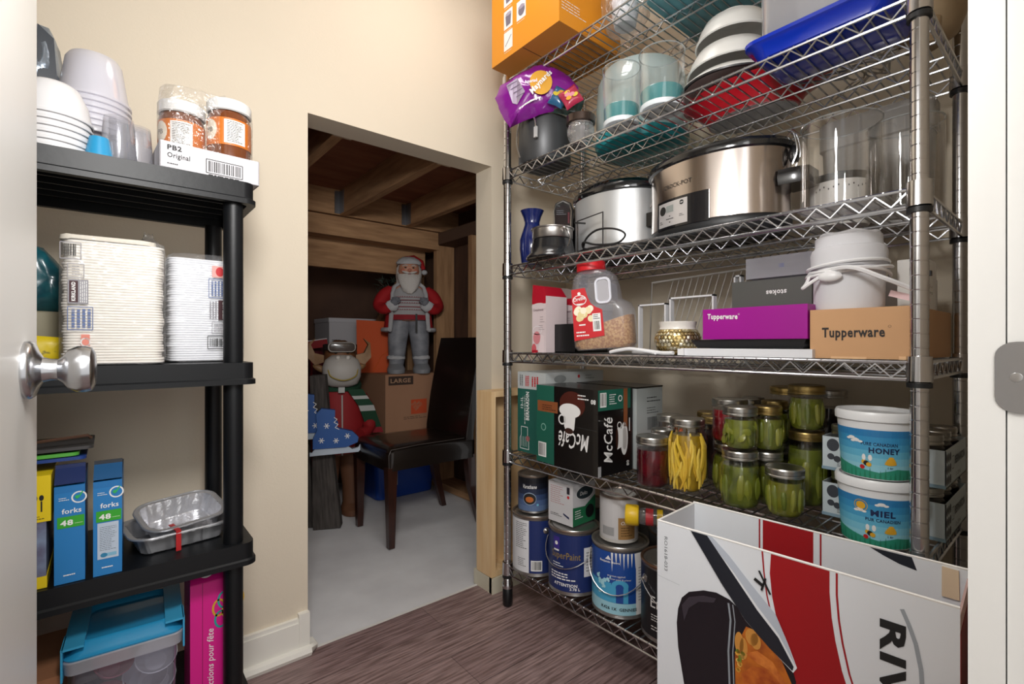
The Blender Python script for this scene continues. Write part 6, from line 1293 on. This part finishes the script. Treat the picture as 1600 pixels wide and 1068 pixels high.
b = MB(); b.lathe([(.084, .90), (.09, .905), (.09, .93), (.08, .935)], 24, (0, -.018, 0)); b.build('goggle_strap', mat('#26221f', .6), mo)
b = MB(); b.loft([[(x, y, z) for x, z in rrect(-.07 * g, .918 - .026 * g, .07 * g, .918 + .026 * g, .02 * g, 4)] for y, g in ((-.085, 1), (-.112, 1), (-.116, .85))]); b.build('goggles', mat('#4c4440', .2, coat=.6), mo)
b = MB(); b.tube([(x, -.1125, z) for x, z in rrect(-.068, .894, .068, .942, .02, 4)], .004, 6, closed=True); b.build('goggle_rim', mat('#8e8a84', .4), mo)
# vest, scarf
b = MB(); b.loft(ell_loft([(.34, .125, .098, 0, 0), (.4, .14, .11, 0, 0), (.5, .14, .11, 0, 0), (.62, .13, .104, 0, 0), (.70, .1, .085, 0, 0)], 24), False, False); b.build('red_vest', mat('#8e1218', .7), mo)
b = MB(); b.tube([(0, -.118, .34), (0, -.122, .5), (0, -.112, .66)], .004, 6); b.build('zip', mat('#b9b5b0', .5), mo)
b = MB(); b.lathe([(.105, .345), (.135, .35), (.14, .375), (.115, .385)], 24, sy=.8); b.build('patterned_hem', mat('#b3b4bc', .8, h2='#9a3038', vscale=70, contrast=(.38, .45)), mo)
SG, SW_ = mat('#143f28', .8), mat('#b9bab6', .8)
b = MB(); b.lathe([(.09, .675), (.112, .68), (.118, .71), (.105, .74), (.075, .745)], 26, sy=.92); sc = b.build('scarf', SG, mo)
MB().box(-.02, -.125, .675, .012, -.095, .745).build('scarf_stripe', SW_, sc)
def path(f): a = Vector((.07, -.108, .69)); c = Vector((.13, -.10, .60)); d_ = Vector((.19, -.06, .44)); return a.lerp(c, f * 2) if f < .5 else c.lerp(d_, f * 2 - 1)
cols = [SG, SG, SW_, SG, SG, SW_, SG, SG, SG, MR]
for k in range(10):
    A, B_ = path(k / 10), path((k + 1) / 10); b = MB(); b.loft([[q + Vector((dx, dy, 0)) for dx, dy in ((-.045, -.01), (.035, -.01), (.035, .012), (-.045, .012))] for q in (A, B_)]); b.build('scarf_tail', cols[k], sc)
for s_ in (-1, 1):
    b = MB(); b.tube(chain((.11 * s_, 0, .64), (.155 * s_, -.02, .55), (.14 * s_, -.09, .47), (.09 * s_, -.14, .45)), [.04] * 6 + [.036] * 6 + [.03] * 7, 10); b.build('sleeve', mat('#8e1218', .7), mo)
# weathered grey post leaning before the moose, and skates hanging on it
GW = mat('#4e4844', .85, h2='#37322f', vscale=12, stretch=(8, 8, .8), bump=.4, bscale=20)
t = thing('wooden_post', 'weathered dark grey wooden post standing in front of the moose', 'post', (.868, 2.515, 0)); t.rotation_euler = (math.radians(2), math.radians(-3), math.radians(-30))
b = MB(); b.loft([[(x * w_, y * .03, z) for x, y in ((-1, -1), (1, -1), (1, 1), (-1, 1))] for z, w_ in ((0, .066), (.12, .062), (.4, .046), (.78, .036))]); b.build('post_board', GW, t, bevel=.004)
MB().box(-.10, .01, 0, -.07, .05, .75).build('post_board', GW, t, bevel=.004)
MB().box(-.09, -.034, .5, .05, -.03, .53).build('cross_board', GW, t)
SKB = mat('#1d5298', .45, bump=.05); SKW = mat('#b9c4d0', .5)
def skate(lb, dx, z0, dy, flip):
    t = thing('ice_skate', lb, 'skate', (.868 + dx, 2.46 + dy, z0), rot=(0, 0, math.radians(-18)), group='blue skates'); t.scale = (.96, .9, 1)
    P = [(-.07, 0), (.09, 0), (.145, .02), (.15, .045), (.12, .075), (.05, .095), (.035, .13), (.035, .185), (-.03, .195), (-.055, .17), (-.05, .09), (-.07, .05)]
    M_ = Matrix.Rotation(PI / 2, 4, 'X'); b = MB(); b.prism(P, -.022, .022, M_); b.build('boot', SKB, t, bevel=.012, seg=3)
    b = MB(); b.prism([(-.085, -.035), (.15, -.03), (.175, -.005), (.16, .012), (.15, -.008), (.12, -.015), (.1, .0), (-.06, .0), (-.075, -.02), (-.085, -.018)], -.010, .010, M_); b.build('blade', SKW, t, bevel=.002)
    p = Print(plane((0, -.0235, 0), (1, 0, 0), (0, 0, 1)))
    for cx, cy in ((-.03, .04), (.04, .035), (.095, .055), (-.005, .11)):
        for k in range(3): a = k * PI / 3; p.line(PW, [(cx - .014 * math.cos(a), cy - .014 * math.sin(a)), (cx + .014 * math.cos(a), cy + .014 * math.sin(a))], .0035)
    p.line(PW, [(.03, .15), (.045, .14), (.03, .125), (.05, .115), (.035, .1), (.055, .09)], .003); p.build('printed_snowflakes', t); return t
skate('front blue ice skate with white snowflakes hanging at the post', -.035, .425, -.04, 0)
skate('second blue ice skate, upper part showing behind the front one', -.115, .50, .02, 0)
t = tag(MB().box(-.1, 0, 0, .1, .004, .05, Matrix.Translation((.95, 3.04, .905)) @ Matrix.Rotation(-.15, 4, 'Y')).box(-.006, 0, -.905, .006, .006, 0, Matrix.Translation((.95, 3.04, .905))).build('red_sign', mat('#8e121a', .5)), 'red board with white edge showing above the moose antler', 'board')
MB().box(-.1, -.001, .046, .1, .005, .052, Matrix.Translation((.95, 3.04, .905)) @ Matrix.Rotation(-.15, 4, 'Y')).build('white_edge', mat('#c9c6c4', .6), t)
